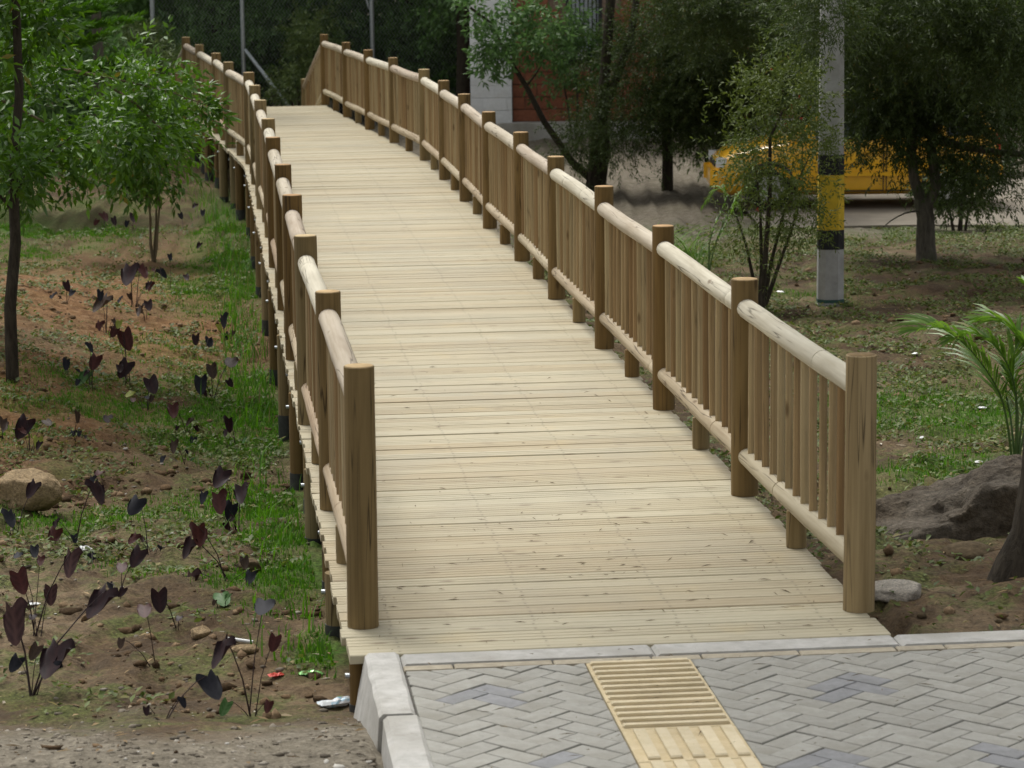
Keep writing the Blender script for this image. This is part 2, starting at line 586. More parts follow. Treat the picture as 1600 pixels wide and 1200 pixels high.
# plank meshes: a board with two shallow grooves, four variants
def plank_mesh(seed):
    r = random.Random(seed)
    L, W, T = 2.205, 0.1345, 0.036
    g1, g2 = -W / 6 + r.uniform(-.006, .006), W / 6 + r.uniform(-.006, .006)
    dep = r.choice((.0015, .002, .003, .005))
    prof = [(-W / 2, -T), (-W / 2, -.004), (-W / 2 + .004, 0), (g1 - .005, 0), (g1, -dep), (g1 + .005, 0), (g2 - .005, 0), (g2, -dep), (g2 + .005, 0),
            (W / 2 - .004, 0), (W / 2, -.004), (W / 2, -T)]
    mb = MB()
    n, cuts = len(prof), 3
    for k in range(cuts + 1):
        x = -L / 2 + L * k / cuts
        dz = r.uniform(-.002, .002) if 0 < k < cuts else 0
        dy = r.uniform(-.0025, .0025) if 0 < k < cuts else r.uniform(-.002, .002)
        mb.v += [(x, y + dy, z + dz) for y, z in prof]
    for k in range(cuts):
        for i in range(n):
            j = (i + 1) % n
            mb.f.append((k * n + i, k * n + j, (k + 1) * n + j, (k + 1) * n + i)); mb.m.append(0)
    mb.f.append(tuple(range(n))); mb.m.append(0)
    mb.f.append(tuple(cuts * n + i for i in reversed(range(n)))); mb.m.append(0)
    return mb.mesh("plank", M['plank'])
pm = [plank_mesh(s) for s in range(5)]
s, END = -0.30, 33.05
while s < END:
    P, h = path(s)
    o = link("plank", R.choice(pm), bridge)
    q = R.uniform(-.012, .008) - .018
    o.location = P + Vector((math.cos(h) * q, math.sin(h) * q, R.uniform(-.004, .001))) - b_inv
    o.rotation_euler = (R.uniform(-.008, .008), 0, h + R.uniform(-.0025, .0025) + (math.pi if R.random() < .5 else 0))
    s += 0.1395 + R.choice((0, 0, 0, .002, .006))
# far ramp going down behind the crest
s = END + .02
while s < END + 4.2:
    P, h = path(s)
    o = link("plank", R.choice(pm), bridge)
    o.location = P + Vector((0, 0, -(s - END) * .3 - .005)) - b_inv
    o.rotation_euler = (-.29, 0, h)
    s += .136
# stringers under the deck
for q in (-.9, -.3, .3, .9):
    mb = MB()
    prev = None
    sl = [-.34, 5, 10, 15, 20, 21.7, 22.5, 23.3, 28, 33.1]
    for a, b in zip(sl[:-1], sl[1:]):
        A, h = path(a, q); B, _ = path(b, q)
        d = B - A
        mb.box((A + B) / 2 - b_inv + Vector((0, 0, -.125)), (.07, d.length + .004, .17), math.atan2(-d.x, d.y))
    link("stringer", mb.mesh("stringer", M['beam']), bridge)

def round_mesh(name, h, r, mats, seed, n=14, taper=.03, bot=0.0, cap=True):
    rr = random.Random(seed)
    mb = MB()
    k = 6
    pts, rad = [], []
    bx, by = rr.uniform(-.003, .003), rr.uniform(-.003, .003)
    for i in range(k + 1):
        t = i / k
        pts.append((bx * math.sin(3 * t), by * math.sin(2.2 * t), bot + (h - bot) * t))
        rad.append(r * (1 + taper * (.5 - t)) * (1 + rr.uniform(-.008, .008)))
    pts.append((pts[-1][0], pts[-1][1], h + .004)); rad.append(rad[-1] - .005)
    mb.tube(pts, rad, n, (False, True), capm=1)
    return mb.mesh(name, mats, smooth=True)

# piles along both edges of the deck, the buried ends painted with bitumen
pile_m = {}
def add_pile(s, q, r=.057):
    P, h = path(s, q)
    g = gz(P.x, P.y)
    top = -.037
    mb = MB()
    mb.tube([(0, 0, g - .3), (0, 0, (g + top) / 2), (0, 0, top)], [r * 1.02, r, r * .99], 12, (False, True))
    o = link("pile", mb.mesh("pile", M['post'], True), bridge, P - b_inv)
    ht = min(.2, .2 * (top - g)) * R.uniform(.6, 1.1)
    mb = MB()
    mb.tube([(0, 0, g - .3), (0, 0, g + ht)], [r * 1.05 + .002, r * 1.03 + .002], 12, (False, True))
    link("bitumen_coat", mb.mesh("bitumen_coat", M['tar'], True), o)
    mb = MB()
    sx = -1 if q < 0 else 1
    mb.tube([(sx * (r - .01), 0, top - .09), (sx * (r + .016), 0, top - .09)], .011, 8)
    link("bolt", mb.mesh("bolt", M['zinc'], True), o)
s = 1.25
add_pile(-.22, -1.07, .04)
while s < 33:
    for q in (-1.085, 1.05):
        add_pile(s + R.uniform(-.04, .04), q)
        add_pile(s + 1.25 + R.uniform(-.04, .04), q + (.04 if q < 0 else -.04))
    s += 2.5

# ------------------------------------------------------------------ railings
LP = [(-.63, 11.49), (-.90, 13.87), (-1.18, 16.29), (-1.44, 18.74), (-1.69, 21.16), (-1.97, 23.78), (-2.20, 26.09), (-2.50, 28.68), (-2.79, 31.35),
      (-3.09, 33.98), (-3.57, 36.46), (-3.98, 38.93), (-4.48, 41.56), (-4.96, 44.09), (-5.56, 46.5)]
RP = [(1.45, 11.67), (1.17, 14.10), (.90, 16.64), (.63, 19.06), (.35, 21.61), (.10, 24.03), (-.19, 26.60), (-.45, 29.22), (-.72, 31.65),
      (-1.01, 34.23), (-1.49, 36.95), (-1.92, 39.34), (-2.37, 41.84), (-2.87, 44.68), (-3.36, 47.1)]
post_m = [round_mesh("post", 1.09, .066, [M['post'], M['endgrain']], 30 + k, 18) for k in range(4)]
M['end_post'] = wood("weathered_post_wood", (.36, .28, .155, 1), (.25, .188, .098, 1), 2, .1, .9, .75, hue=.005)
end_m = [round_mesh("post", 1.09, .067, [M['end_post'], M['post']], 36, 20)]
short_m = [round_mesh("short_post", .17, .047, [M['post'], M['endgrain']], 40 + k, 14) for k in range(2)]
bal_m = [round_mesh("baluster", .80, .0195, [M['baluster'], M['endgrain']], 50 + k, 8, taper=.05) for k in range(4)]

def rail_mesh(name, L, r, seed):
    """A debarked round rail along +Y with a few grooved rings and slightly uneven girth."""
    rr = random.Random(seed)
    mb = MB()
    ys = sorted([0, L] + [L * (i / 14) for i in range(1, 14)])
    rings = [L * rr.uniform(.1, .9) for _ in range(rr.choice((0, 1, 1, 2)))]
    pts, rad = [], []
    ph = rr.uniform(0, 6)
    al = sorted([(y, 0) for y in ys] + [(y + d, k) for y in rings for d, k in ((-.012, 0), (0, 1), (.012, 0))])
    for y, k in al:
        pts.append((rr.uniform(-.0015, .0015), y, .004 * math.sin(y * 2 + ph)))
        rad.append(r * (1 + rr.uniform(-.012, .012) + .04 * (.5 - y / L)) - (.007 if k else 0))
    mb.tube(pts, rad, 16, (True, True))
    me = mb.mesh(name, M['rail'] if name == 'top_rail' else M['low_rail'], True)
    return me

def build_railing(P, label, side):
    base = Vector((P[0][0], P[0][1], 0))
    rt = thing("wooden_railing", label, "railing", base)
    for i, (x, y) in enumerate(P):
        dz = -.82 if i == 14 else 0.0
        o = link("post", end_m[0] if (i == 0 and side > 0) else post_m[R.randrange(4)], rt, Vector((x, y, dz)) - base, R.uniform(0, 6.28))
        o.rotation_euler = (R.uniform(-.004, .004), R.uniform(-.005, .005), R.uniform(0, 6.28))
        o.scale = (R.uniform(.95, 1.04),) * 2 + (R.uniform(.995, 1.006),)
    for i in range(14):
        A, B = Vector((*P[i], 0)), Vector((*P[i + 1], -.82 if i == 13 else 0))
        d = B - A
        L = d.length
        ry = math.atan2(-d.x, d.y)
        pit = math.asin(d.z / L)
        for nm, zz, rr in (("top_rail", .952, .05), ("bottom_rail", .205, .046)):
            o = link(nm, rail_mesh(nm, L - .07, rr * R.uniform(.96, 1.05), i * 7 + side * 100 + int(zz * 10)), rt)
            o.location = A + d.normalized() * .035 + Vector((0, 0, zz + R.uniform(-.006, .006))) - base
            o.rotation_euler = Matrix.Rotation(ry, 4, 'Z').__matmul__(Matrix.Rotation(pit, 4, 'X')).to_euler()
        for k in range(13):
            f = (k + 1.0) / 14.0 + R.uniform(-.003, .003)
            C = A + d * f
            o = link("baluster", bal_m[R.randrange(4)], rt, C + Vector((0, 0, .17)) - base)
            o.rotation_euler = (R.uniform(-.006, .006), R.uniform(-.006, .006), R.uniform(0, 6.28))
            o.scale = (R.uniform(.92, 1.1),) * 2 + (1.0,)
        C = A + d * .5
        link("short_post", short_m[i % 2], rt, C - base, R.uniform(0, 6.28))
    return rt
build_railing(LP, "round log railing along the left edge of the footbridge, beside the muddy planting", -1)
build_railing(RP, "round log railing along the right edge of the footbridge, on the side of the trees", 1)

# ------------------------------------------------------------------ pavement
PAVE = -0.012
pav_base = MB()
def dk(s, q, z=0.0):
    P, _ = path(s, q)
    return Vector((P.x, P.y, z))
def quad_sheet(mb, s0, s1, q0, q1, z, zb):
    c = [dk(s0, q0), dk(s0, q1), dk(s1, q1), dk(s1, q0)]
    mb.add([(p.x, p.y, z) for p in c] + [(p.x, p.y, zb) for p in c],
           [(0, 1, 2, 3), (4, 5, 1, 0), (5, 6, 2, 1), (6, 7, 3, 2), (7, 4, 0, 3)])
quad_sheet(pav_base, -7.0, -.40, -.93, 6.0, PAVE - .012, -.4)
t = NT("mortar_bed")
v = t.coord()
n = t.noise(v, 60, 4)
mort = t.done(t.bsdf(t.ramp(n, [(.3, (.085, .08, .072, 1)), (.7, (.17, .16, .145, 1))]), .95, .1))
pavement = tag(link("pavement", pav_base.mesh("pavement", mort)), kind='structure')

def concrete(name, a, b, dirt, sc=14.0):
    t = NT(name)
    v = t.coord(rand=True)
    n1, n2, n3 = t.noise(v, sc, 6, .65), t.noise(v, 120, 3), t.noise(v, 3.5, 4)
    c = t.ramp(n1, [(.3, a), (.68, b)])
    c = t.mix(t.maprange(n3, .52, .72, 0, .55), c, dirt)
    c = t.mix(t.maprange(t.noise(t.coord(), 1.6, 6, .65), .5, .7, 0, .45), c, (dirt[0] * .75, dirt[1] * .72, dirt[2] * .66, 1))
    c = t.mix(t.maprange(n2, .66, .72, 0, .6), c, (a[0] * .4, a[1] * .4, a[2] * .4, 1))
    c = t.hsv(c, v=t.maprange(t.rand(), 0, 1, .95, 1.05))
    return t.done(t.bsdf(c, .9, .2, t.bump(t.math('ADD', n1, t.math('MULTIPLY', n2, .5)), .35, .006)))
M['kerb'] = concrete("kerb_concrete", (.37, .36, .33, 1), (.52, .51, .48, 1), (.27, .25, .2, 1))
M['paver'] = concrete("grey_paver", (.295, .288, .255, 1), (.36, .352, .316, 1), (.25, .238, .198, 1), 25)
M['paver_dark'] = concrete("dark_paver", (.225, .227, .23, 1), (.285, .287, .29, 1), (.19, .19, .185, 1), 25)
M['border'] = concrete("buff_border", (.33, .29, .215, 1), (.45, .40, .31, 1), (.28, .25, .19, 1), 25)
M['tactile'] = concrete("yellow_tactile", (.53, .43, .255, 1), (.62, .52, .34, 1), (.44, .37, .24, 1), 20)
M['bar'] = concrete("yellow_tactile_bar", (.59, .50, .325, 1), (.66, .575, .41, 1), (.48, .41, .27, 1), 20)

def kerb_block(name, poly_sq, z1, zb, slope=0.0, bev=.012, mat=None, mids=0):
    mb = MB()
    mb.prism([tuple(dk(s, q))[:2] for s, q in poly_sq], zb, z1, bev)
    return link(name, mb.mesh(name, mat or M['kerb']), pavement)
# left kerb: two stones, the first with a battered outer face
def kerb_left(s0, s1, batter, top_l, top_r, z):
    mb = MB()
    n = 6
    for i in range(n + 1):
        f = i / n
        s = s0 + (s1 - s0) * f
        j = R.uniform(-.004, .004)
        b = batter[0] * (1 - f) + batter[1] * f
        for (q, zz) in ((top_l - b, -.34), (top_l - .006 + j, z - .014), (top_l + .012, z), (top_r - .012 + R.uniform(-.006, .003), z), (top_r, z - .012), (top_r, -.34)):
            p = dk(s, q)
            mb.v.append((p.x, p.y, zz))
    for i in range(n):
        for k in range(5):
            mb.f.append((i * 6 + k, i * 6 + k + 1, i * 6 + k + 7, i * 6 + k + 6)); mb.m.append(0)
    mb.f.append(tuple(range(5, -1, -1))); mb.m.append(0)
    mb.f.append(tuple(n * 6 + k for k in range(6))); mb.m.append(0)
    return link("kerb_stone", mb.mesh("kerb_stone", M['kerb']), pavement)
kerb_left(-.375, -1.262, (.07, .03), -1.05, -.918, PAVE + .018)
kerb_left(-1.268, -3.2, (.03, .02), -1.035, -.905, PAVE + .012)
# front kerb along the end of the deck
q = -.912
for q1 in (.1, 1.1, 2.1, 3.1, 4.1, 5.1):
    kerb_block("kerb_stone", [(-.375, q), (-.375, q1 - .003), (-.528, q1 - .003), (-.528, q)][::-1], PAVE + .008, -.3)
    q = q1
q = -.912
k = 0
while q < 4.5:
    L = .395 if k % 3 else .2
    kerb_block("border_brick", [(-.532, q), (-.532, q + L - .006), (-.597, q + L - .006), (-.597, q)][::-1], PAVE + R.uniform(0, .003), -.1, bev=.004, mat=M['border'])
    q += L
    k += 1

def clip(poly, a, b, c):
    """Keep the part of a convex polygon where a*x + b*y <= c."""
    out = []
    for i in range(len(poly)):
        p, r = poly[i], poly[(i + 1) % len(poly)]
        dp, dr = a * p[0] + b * p[1] - c, a * r[0] + b * r[1] - c
        if dp <= 0:
            out.append(p)
        if dp * dr < 0:
            t = dp / (dp - dr)
            out.append((p[0] + t * (r[0] - p[0]), p[1] + t * (r[1] - p[1])))
    return out
def area(p):
    return .5 * abs(sum(p[i][0] * p[(i + 1) % len(p)][1] - p[(i + 1) % len(p)][0] * p[i][1] for i in range(len(p))))
TQ0, TQ1 = -.196, .222
U, GAP = .1, .005
ang = math.radians(43.0)
ca, sa = math.cos(ang), math.sin(ang)
O = (-.753, -.824)            # a corner of the herringbone seen in the photograph, (q, s)
def on_paving(px, py):
    r = pray(px, py)
    t = (PAVE - CAMZ) / r.z
    s, q = sq(r.x * t, r.y * t)
    return float(q), float(s)
DARK = [on_paving(x, y) for x, y in ((708, 1082), (697, 1095), (766, 1082), (769, 1101), (1292, 1065), (1290, 1081), (1347, 1058), (1358, 1068), (1245, 1192), (1322, 1181), (1350, 1194), (862, 1195), (1560, 1192), (1590, 1178))]
far_mb = MB()
cells = []
for i in range(-40, 60):
    for j in range(-50, 50):
        k = (i - j) % 4
        if k == 0:
            r = (i * U, j * U, (i + 2) * U, (j + 1) * U)
        elif k == 3:
            r = (i * U, j * U, (i + 1) * U, (j + 2) * U)
        else:
            continue
        rect = [(r[0] + GAP / 2, r[1] + GAP / 2), (r[2] - GAP / 2, r[1] + GAP / 2), (r[2] - GAP / 2, r[3] - GAP / 2), (r[0] + GAP / 2, r[3] - GAP / 2)]
        poly = [(O[0] + x * ca - y * sa, O[1] + x * sa + y * ca) for x, y in rect]
        for (q0, q1) in ((-.906, TQ0 - .004), (TQ1 + .004, 5.9)):
            pp = clip(clip(clip(clip(poly, 1, 0, q1), -1, 0, -q0), 0, 1, -.602), 0, -1, 3.6)
            if len(pp) < 3 or area(pp) < .0006:
                continue
            cq, cs = sum(p[0] for p in pp) / len(pp), sum(p[1] for p in pp) / len(pp)
            cells.append((pp, cq, cs))
cells.sort(key=lambda c: -c[2] + max(0, abs(c[1] - .4) - 1.5) * 3)
for n_, (pp, cq, cs) in enumerate(cells):
    dark = any(math.hypot(cq - a, cs - b) < .075 for a, b in DARK)
    inview = n_ < 290
    z = PAVE + R.uniform(-.002, .003)
    if inview:
        c0 = dk(cs, cq)
        mb = MB()
        mb.prism([tuple((dk(s, q) - c0))[:2] for q, s in pp], -.06, 0, .003)
        o = link("paving_brick", mb.mesh("paving_brick", M['paver_dark'] if dark else M['paver']), pavement, (c0.x, c0.y, z))
        o.rotation_euler = (R.uniform(-.01, .01), R.uniform(-.01, .01), 0)
    else:
        far_mb.prism([tuple(dk(s, q))[:2] for q, s in pp], -.08, z, .003)
o = link("paving_bricks", far_mb.mesh("paving_bricks", M['paver']), pavement)
o["kind"] = "stuff"

# tactile strip: tiles with raised bars
rows = [(-.612, -.812, 'x', 3), (-.818, -1.178, 'x', 5), (-1.184, -1.555, 'x', 5), (-1.561, -1.955, 'y', 5), (-1.961, -2.355, 'y', 5), (-2.361, -2.755, 'y', 5), (-2.761, -3.155, 'y', 5)]
for s0, s1, d, nb in rows:
    tl = kerb_block("tactile_tile", [(s1, TQ0), (s1, TQ1), (s0, TQ1), (s0, TQ0)], PAVE + .004 + R.uniform(0, .002), -.1, bev=.003, mat=M['tactile'])
    for b in range(nb):
        mb = MB()
        if d == 'x':
            c = s0 + (s1 - s0) * (b + .5) / nb
            pl = [(c - .014, TQ0 + .012), (c - .014, TQ1 - .014), (c + .014, TQ1 - .014), (c + .014, TQ0 + .012)]
        else:
            c = TQ0 + .06 + (TQ1 - TQ0 - .1) * b / (nb - 1)
            pl = [(s1 + .02, c - .022), (s1 + .02, c + .022), (s0 - .015, c + .022), (s0 - .015, c - .022)]
        mb.prism([tuple(dk(s, q))[:2] for s, q in pl], PAVE, PAVE + .017, .005)
        link("raised_bar", mb.mesh("raised_bar", M['bar']), tl)

# ------------------------------------------------------------------ foliage builders
def rows_norm(a):
    return a / np.maximum(np.linalg.norm(a, axis=1, keepdims=True), 1e-9)

def leaves(P, D, L, W, rng, up=0.6, fold=.12):
    """Pointed folded leaves: base points P, directions D (n,3), length L, width W -> V, F."""
    n = len(P)
    upv = np.array([0, 0, 1.0]) * up + rng.normal(0, .45, (n, 3))
    nrm = rows_norm(upv - D * np.sum(upv * D, 1, keepdims=True))
    side = np.cross(D, nrm)
    L, W = np.broadcast_to(L, n)[:, None], np.broadcast_to(W, n)[:, None]
    mid = P + D * L * .45 - nrm * W * fold
    a = mid + side * W * .5 + nrm * W * fold * 2
    b = mid - side * W * .5 + nrm * W * fold * 2
    tip = P + D * L - nrm * L * .08
    V = np.stack([P, a, tip, b], 1).reshape(-1, 3)
    i = np.arange(n)[:, None] * 4
    F = np.concatenate([i + np.array([[0, 2, 1]]), i + np.array([[0, 3, 2]])], 1).reshape(-1, 3)
    return V, F

def twig_leaves(C, D, tl, k, L, W, rng, spread=.85, droop=.15, up=.6):
    """k leaves along each twig that starts at C and points along D."""
    n = len(C)
    tt = (np.arange(k) + .6) / k
    ref = rows_norm(np.cross(D, rng.normal(0, 1, (n, 3))))
    oth = np.cross(D, ref)
    ph = rng.uniform(0, 6.28, n)[:, None] + np.arange(k)[None] * 2.4
    P = C[:, None] + D[:, None] * (tl if np.isscalar(tl) else tl[:, None, None]) * tt[None, :, None]
    rad = ref[:, None] * np.cos(ph)[..., None] + oth[:, None] * np.sin(ph)[..., None]
    sp = spread * (1.15 - .5 * tt)[None, :, None]
    d = D[:, None] * np.cos(sp) + rad * np.sin(sp)
    d = d + np.array([0, 0, -droop])
    d = rows_norm(d.reshape(-1, 3))
    m = n * k
    Ls = L * rng.uniform(.65, 1.2, m)
    V, F = leaves(P.reshape(-1, 3), d, Ls, W * rng.uniform(.75, 1.2, m), rng, up)
    var = np.repeat(np.clip(np.repeat(rng.uniform(0, 1, n), k) * .45 + rng.uniform(0, .55, m), 0, 1), 2)
    return V, F, var

def clumps(rng, centre, rad, nclump, per, cr, shell=.55):
    """Twig roots gathered in clumps spread through an ellipsoid."""
    d = rows_norm(rng.normal(0, 1, (nclump, 3)))
    r = shell + (1 - shell) * rng.uniform(0, 1, nclump) ** .6
    r = r * rng.uniform(.75, 1.1, nclump)
    c = np.array(centre) + d * r[:, None] * np.array(rad)
    off = rng.normal(0, cr, (nclump, per, 3)) * rng.uniform(.6, 1.4, (nclump, 1, 1))
    P = (c[:, None] + off).reshape(-1, 3)
    out = rows_norm(np.repeat(d, per, 0) * .7 + rng.normal(0, .6, (nclump * per, 3)))
    return P, out

def join(parts):
    Vs, Fs, vs, o = [], [], [], 0
    for V, F, v in parts:
        Vs.append(V); Fs.append(F + o); vs.append(v)
        o += len(V)
    return np.concatenate(Vs), np.concatenate(Fs), np.concatenate(vs)

M['leaf_glossy'] = leafmat("glossy_leaf", (.024, .072, .008, 1), (.135, .265, .03, 1), .4, .42, .3, (.20, .17, .03, 1))
M['leaf_dark'] = leafmat("dark_leaf", (.028, .046, .012, 1), (.078, .112, .03, 1), .5, .25, .3, (.12, .11, .03, 1))
M['leaf_deep'] = leafmat("deep_shade_leaf", (.045, .095, .03, 1), (.135, .24, .075, 1), .5, .3, .35)
M['leaf_pale'] = leafmat("pale_leaf", (.06, .10, .03, 1), (.16, .21, .07, 1), .5, .3, .25)
M['leaf_conifer'] = leafmat("conifer_leaf", (.04, .11, .008, 1), (.10, .22, .02, 1), .5, .3, .2)
M['grass'] = leafmat("grass_blade", (.055, .145, .016, 1), (.125, .275, .032, 1), .5, .3, .35, (.22, .19, .08, 1))
M['weed'] = leafmat("weed_leaf", (.055, .085, .016, 1), (.14, .18, .04, 1), .55, .3, .25, (.22, .18, .06, 1))
M['bark_dark'] = bark("dark_bark", (.022, .018, .013, 1), (.07, .058, .042, 1))
M['bark_grey'] = bark("grey_bark", (.06, .053, .042, 1), (.15, .135, .105, 1), (.06, .07, .035, 1))
M['bark_twig'] = bark("twig_bark", (.10, .08, .05, 1), (.24, .19, .12, 1))

def limb(mb, pts, r0, r1, n=8, rnd=None):
    k = len(pts)
    mb.tube(pts, [r0 + (r1 - r0) * (i / (k - 1)) ** .8 for i in range(k)], n, (False, True), wob=.1 if rnd else 0, rnd=rnd)

def curve(a, b, bend, n=7, seed=0):
    r = random.Random(seed)
    a, b, bend = Vector(a), Vector(b), Vector(bend)
    out = []
    for i in range(n):
        t = i / (n - 1)
        out.append(a.lerp(b, t) + bend * (4 * t * (1 - t)) + Vector((r.uniform(-1, 1), r.uniform(-1, 1), 0)) * .012 * (a - b).length * (0 < i < n - 1))
    return out

def make_tree(name, label, cat, base, limbs, crowns, barkm, leafm, group=None, seed=1, crown_name="crown"):
    """limbs: lists of (points, r0, r1); crowns: dicts for clumps + twig_leaves."""
    rng = np.random.default_rng(seed)
    root = thing(name, label, cat, base, group)
    b = Vector(base)
    rn = random.Random(seed)
    for i, (pts, r0, r1) in enumerate(limbs):
        mb = MB()
        limb(mb, [Vector(p) - b for p in pts], r0, r1, 9, rn)
        link("trunk" if i == 0 else "limb", mb.mesh("trunk" if i == 0 else "limb", barkm, True), root)
    parts = []
    for c in crowns:
        P, D = clumps(rng, Vector(c['c']) - b, c['r'], c['n'], c['per'], c['cr'], c.get('shell', .5))
        D = rows_norm(D + np.array(c.get('dir', (0, 0, 0))))
        parts.append(twig_leaves(P, D, c['tl'], c['k'], c['L'], c['W'], rng, c.get('spread', .85), c.get('droop', .15), c.get('up', .6)))
    if parts:
        V, F, var = join(parts)
        link(crown_name, npmesh(crown_name, V, F, leafm, var), root)
    return root

# ------------------------------------------------------------------ left side: shrub, slender tree, conifer
B = gp(20, 597)
def off(p, dz=0):
    return Vector((p.x, p.y, p.z + dz))
trunk = [off(B, -.1), at(16, 480, B.y), at(24, 380, B.y + .05), at(20, 280, B.y + .1), at(30, 150, B.y + .1), at(20, -150, B.y + .2)]
ct = lambda px, py, Y: tuple(at(px, py, Y))
make_tree("slender_tree", "slender dark trunked tree at the left edge on orange soil", "tree", B, [
    (trunk, .05, .03),
    (curve(at(20, 300, B.y + .1), at(110, 215, B.y + .4), (0, 0, .03)), .018, .006),
    (curve(at(22, 330, B.y + .1), at(-80, 230, B.y - .3), (0, 0, .03)), .018, .006)],
    [dict(c=ct(20, 250, B.y + .1), r=(.32, .5, .24), n=16, per=8, cr=.07, tl=.2, k=8, L=.10, W=.034),
     dict(c=ct(20, 40, B.y + .2), r=(.3, .5, .22), n=20, per=8, cr=.08, tl=.22, k=8, L=.11, W=.036),
     dict(c=ct(10, -260, B.y + .2), r=(.9, 1.0, .8), n=40, per=10, cr=.16, tl=.3, k=7, L=.11, W=.035)],
    M['bark_dark'], M['leaf_glossy'], seed=21)

B = gp(240, 407)
st = [(232, 210), (248, 215), (215, 190), (262, 205), (240, 160)]
lim = [(curve(off(B, -.08), at(px, py, B.y + .15 * (i - 2)), (R.uniform(-.05, .05), 0, 0), 7, i), .014, .007) for i, (px, py) in enumerate(st)]
make_tree("leafy_sapling", "bushy glossy green sapling on several thin stems beside the left railing", "tree", B, lim,
    [dict(c=ct(240, 235, B.y), r=(.45, .7, .46), n=34, per=8, cr=.09, tl=.27, k=6, L=.125, W=.04, droop=.35),
     dict(c=ct(170, 240, B.y - .3), r=(.5, .6, .42), n=30, per=8, cr=.09, tl=.27, k=6, L=.125, W=.04, droop=.3),
     dict(c=ct(235, 145, B.y + .2), r=(.45, .6, .26), n=16, per=7, cr=.1, tl=.27, k=6, L=.115, W=.038)],
    M['bark_twig'], M['leaf_glossy'], seed=22)

# big shrub whose boughs reach in from outside the left edge, in front of the bridge
B = Vector((-5.6, 22.5, gz(-5.6, 22.5)))
Y0 = 22.2
br1 = [at(-260, 60, Y0 + .2), at(-60, 85, Y0), at(70, 103, Y0), at(150, 118, Y0 - .1), at(215, 165, Y0 - .1), at(255, 205, Y0 - .2)]
br2 = [at(-260, 100, Y0 - .4), at(-40, 135, Y0 - .5), at(40, 175, Y0 - .5), at(95, 205, Y0 - .5)]
br3 = [at(150, 118, Y0 - .1), at(210, 130, Y0 - .1), at(270, 145, Y0), at(325, 165, Y0)]
br0 = [off(B, -.1), (-5.5, 22.4, B.z + .9), at(-260, 60, Y0 + .2)]
make_tree("spreading_bush", "spreading glossy leaved bush whose boughs reach in from the left edge", "bush", B,
    [(br0, .09, .05), (br1, .03, .007), (br2, .026, .006), (br3, .009, .004)],
    [dict(c=ct(120, 185, Y0 - .2), r=(.55, .8, .34), n=28, per=7, cr=.07, tl=.22, k=7, L=.095, W=.032),
     dict(c=ct(30, 130, Y0), r=(.4, .7, .2), n=20, per=7, cr=.08, tl=.22, k=7, L=.095, W=.032),
     dict(c=ct(215, 195, Y0), r=(.35, .6, .26), n=22, per=7, cr=.07, tl=.22, k=7, L=.095, W=.032, dir=(.3, 0, -.1)),
     dict(c=ct(225, 120, Y0), r=(.36, .5, .12), n=12, per=6, cr=.06, tl=.22, k=7, L=.09, W=.03, dir=(.3, 0, .1)),
     dict(c=ct(312, 165, Y0), r=(.09, .12, .05), n=5, per=4, cr=.03, tl=.18, k=9, L=.09, W=.03, dir=(.8, 0, -.05)),
     dict(c=ct(30, 255, Y0 - .5), r=(.4, .5, .22), n=20, per=8, cr=.07, tl=.22, k=7, L=.095, W=.032, droop=.3),
     dict(c=ct(-180, 120, Y0), r=(.8, .9, .8), n=50, per=9, cr=.12, tl=.22, k=8, L=.115, W=.038)],
    M['bark_twig'], M['leaf_glossy'], seed=23)

# conifer with rope-like sprays behind the bush
B = Vector((-7.0, 36.0, gz(-7.0, 36.0)))
root = thing("conifer", "conifer with drooping tiers of rope like green sprays behind the bush", "tree", B)
rng = np.random.default_rng(5)
mb = MB()
limb(mb, [(0, 0, -.1), (.02, 0, 2.0), (0, .03, 5.0)], .13, .05, 9, random.Random(3))
link("trunk", mb.mesh("trunk", M['bark_dark'], True), root)
Vs = []
def spray(a, b, nside, seed):
    r = random.Random(seed)
    pts = curve(a, b, (0, 0, -.12), 9, seed)
    C, D = [], []
    ax = (pts[-1] - pts[0]).normalized()
    for i in range(nside):
        f = .12 + .86 * i / nside
        p = pts[int(f * 8)].lerp(pts[min(8, int(f * 8) + 1)], f * 8 % 1)
        for sgn in (-1, 1):
            d = (ax + Vector((-ax.y, ax.x, 0)) * sgn * r.uniform(.5, .9) + Vector((0, 0, r.uniform(.0, .4)))).normalized()
            C.append(p); D.append(d)
    V, F, var = twig_leaves(np.array(C) - np.array(B), np.array(D), .3, 18, .10, .026, rng, .5, -.3)
    return V, F, var
tips = [(200, 32, 35.6), (165, 55, 35.2), (150, 15, 35.8), (100, 95, 35.4), (225, 100, 36.4), (60, 60, 35), (115, 45, 35.0), (190, 90, 36.2), (140, -20, 35.8), (250, -15, 36.2)]
parts = [spray(Vector((B.x, B.y, at(60, py + 40 * (i % 2), 36).z)), at(px, py, Y), 44, i) for i, (px, py, Y) in enumerate(tips)]
V, F, var = join(parts)
link("crown", npmesh("crown", V, F, M['leaf_conifer'], var), root)

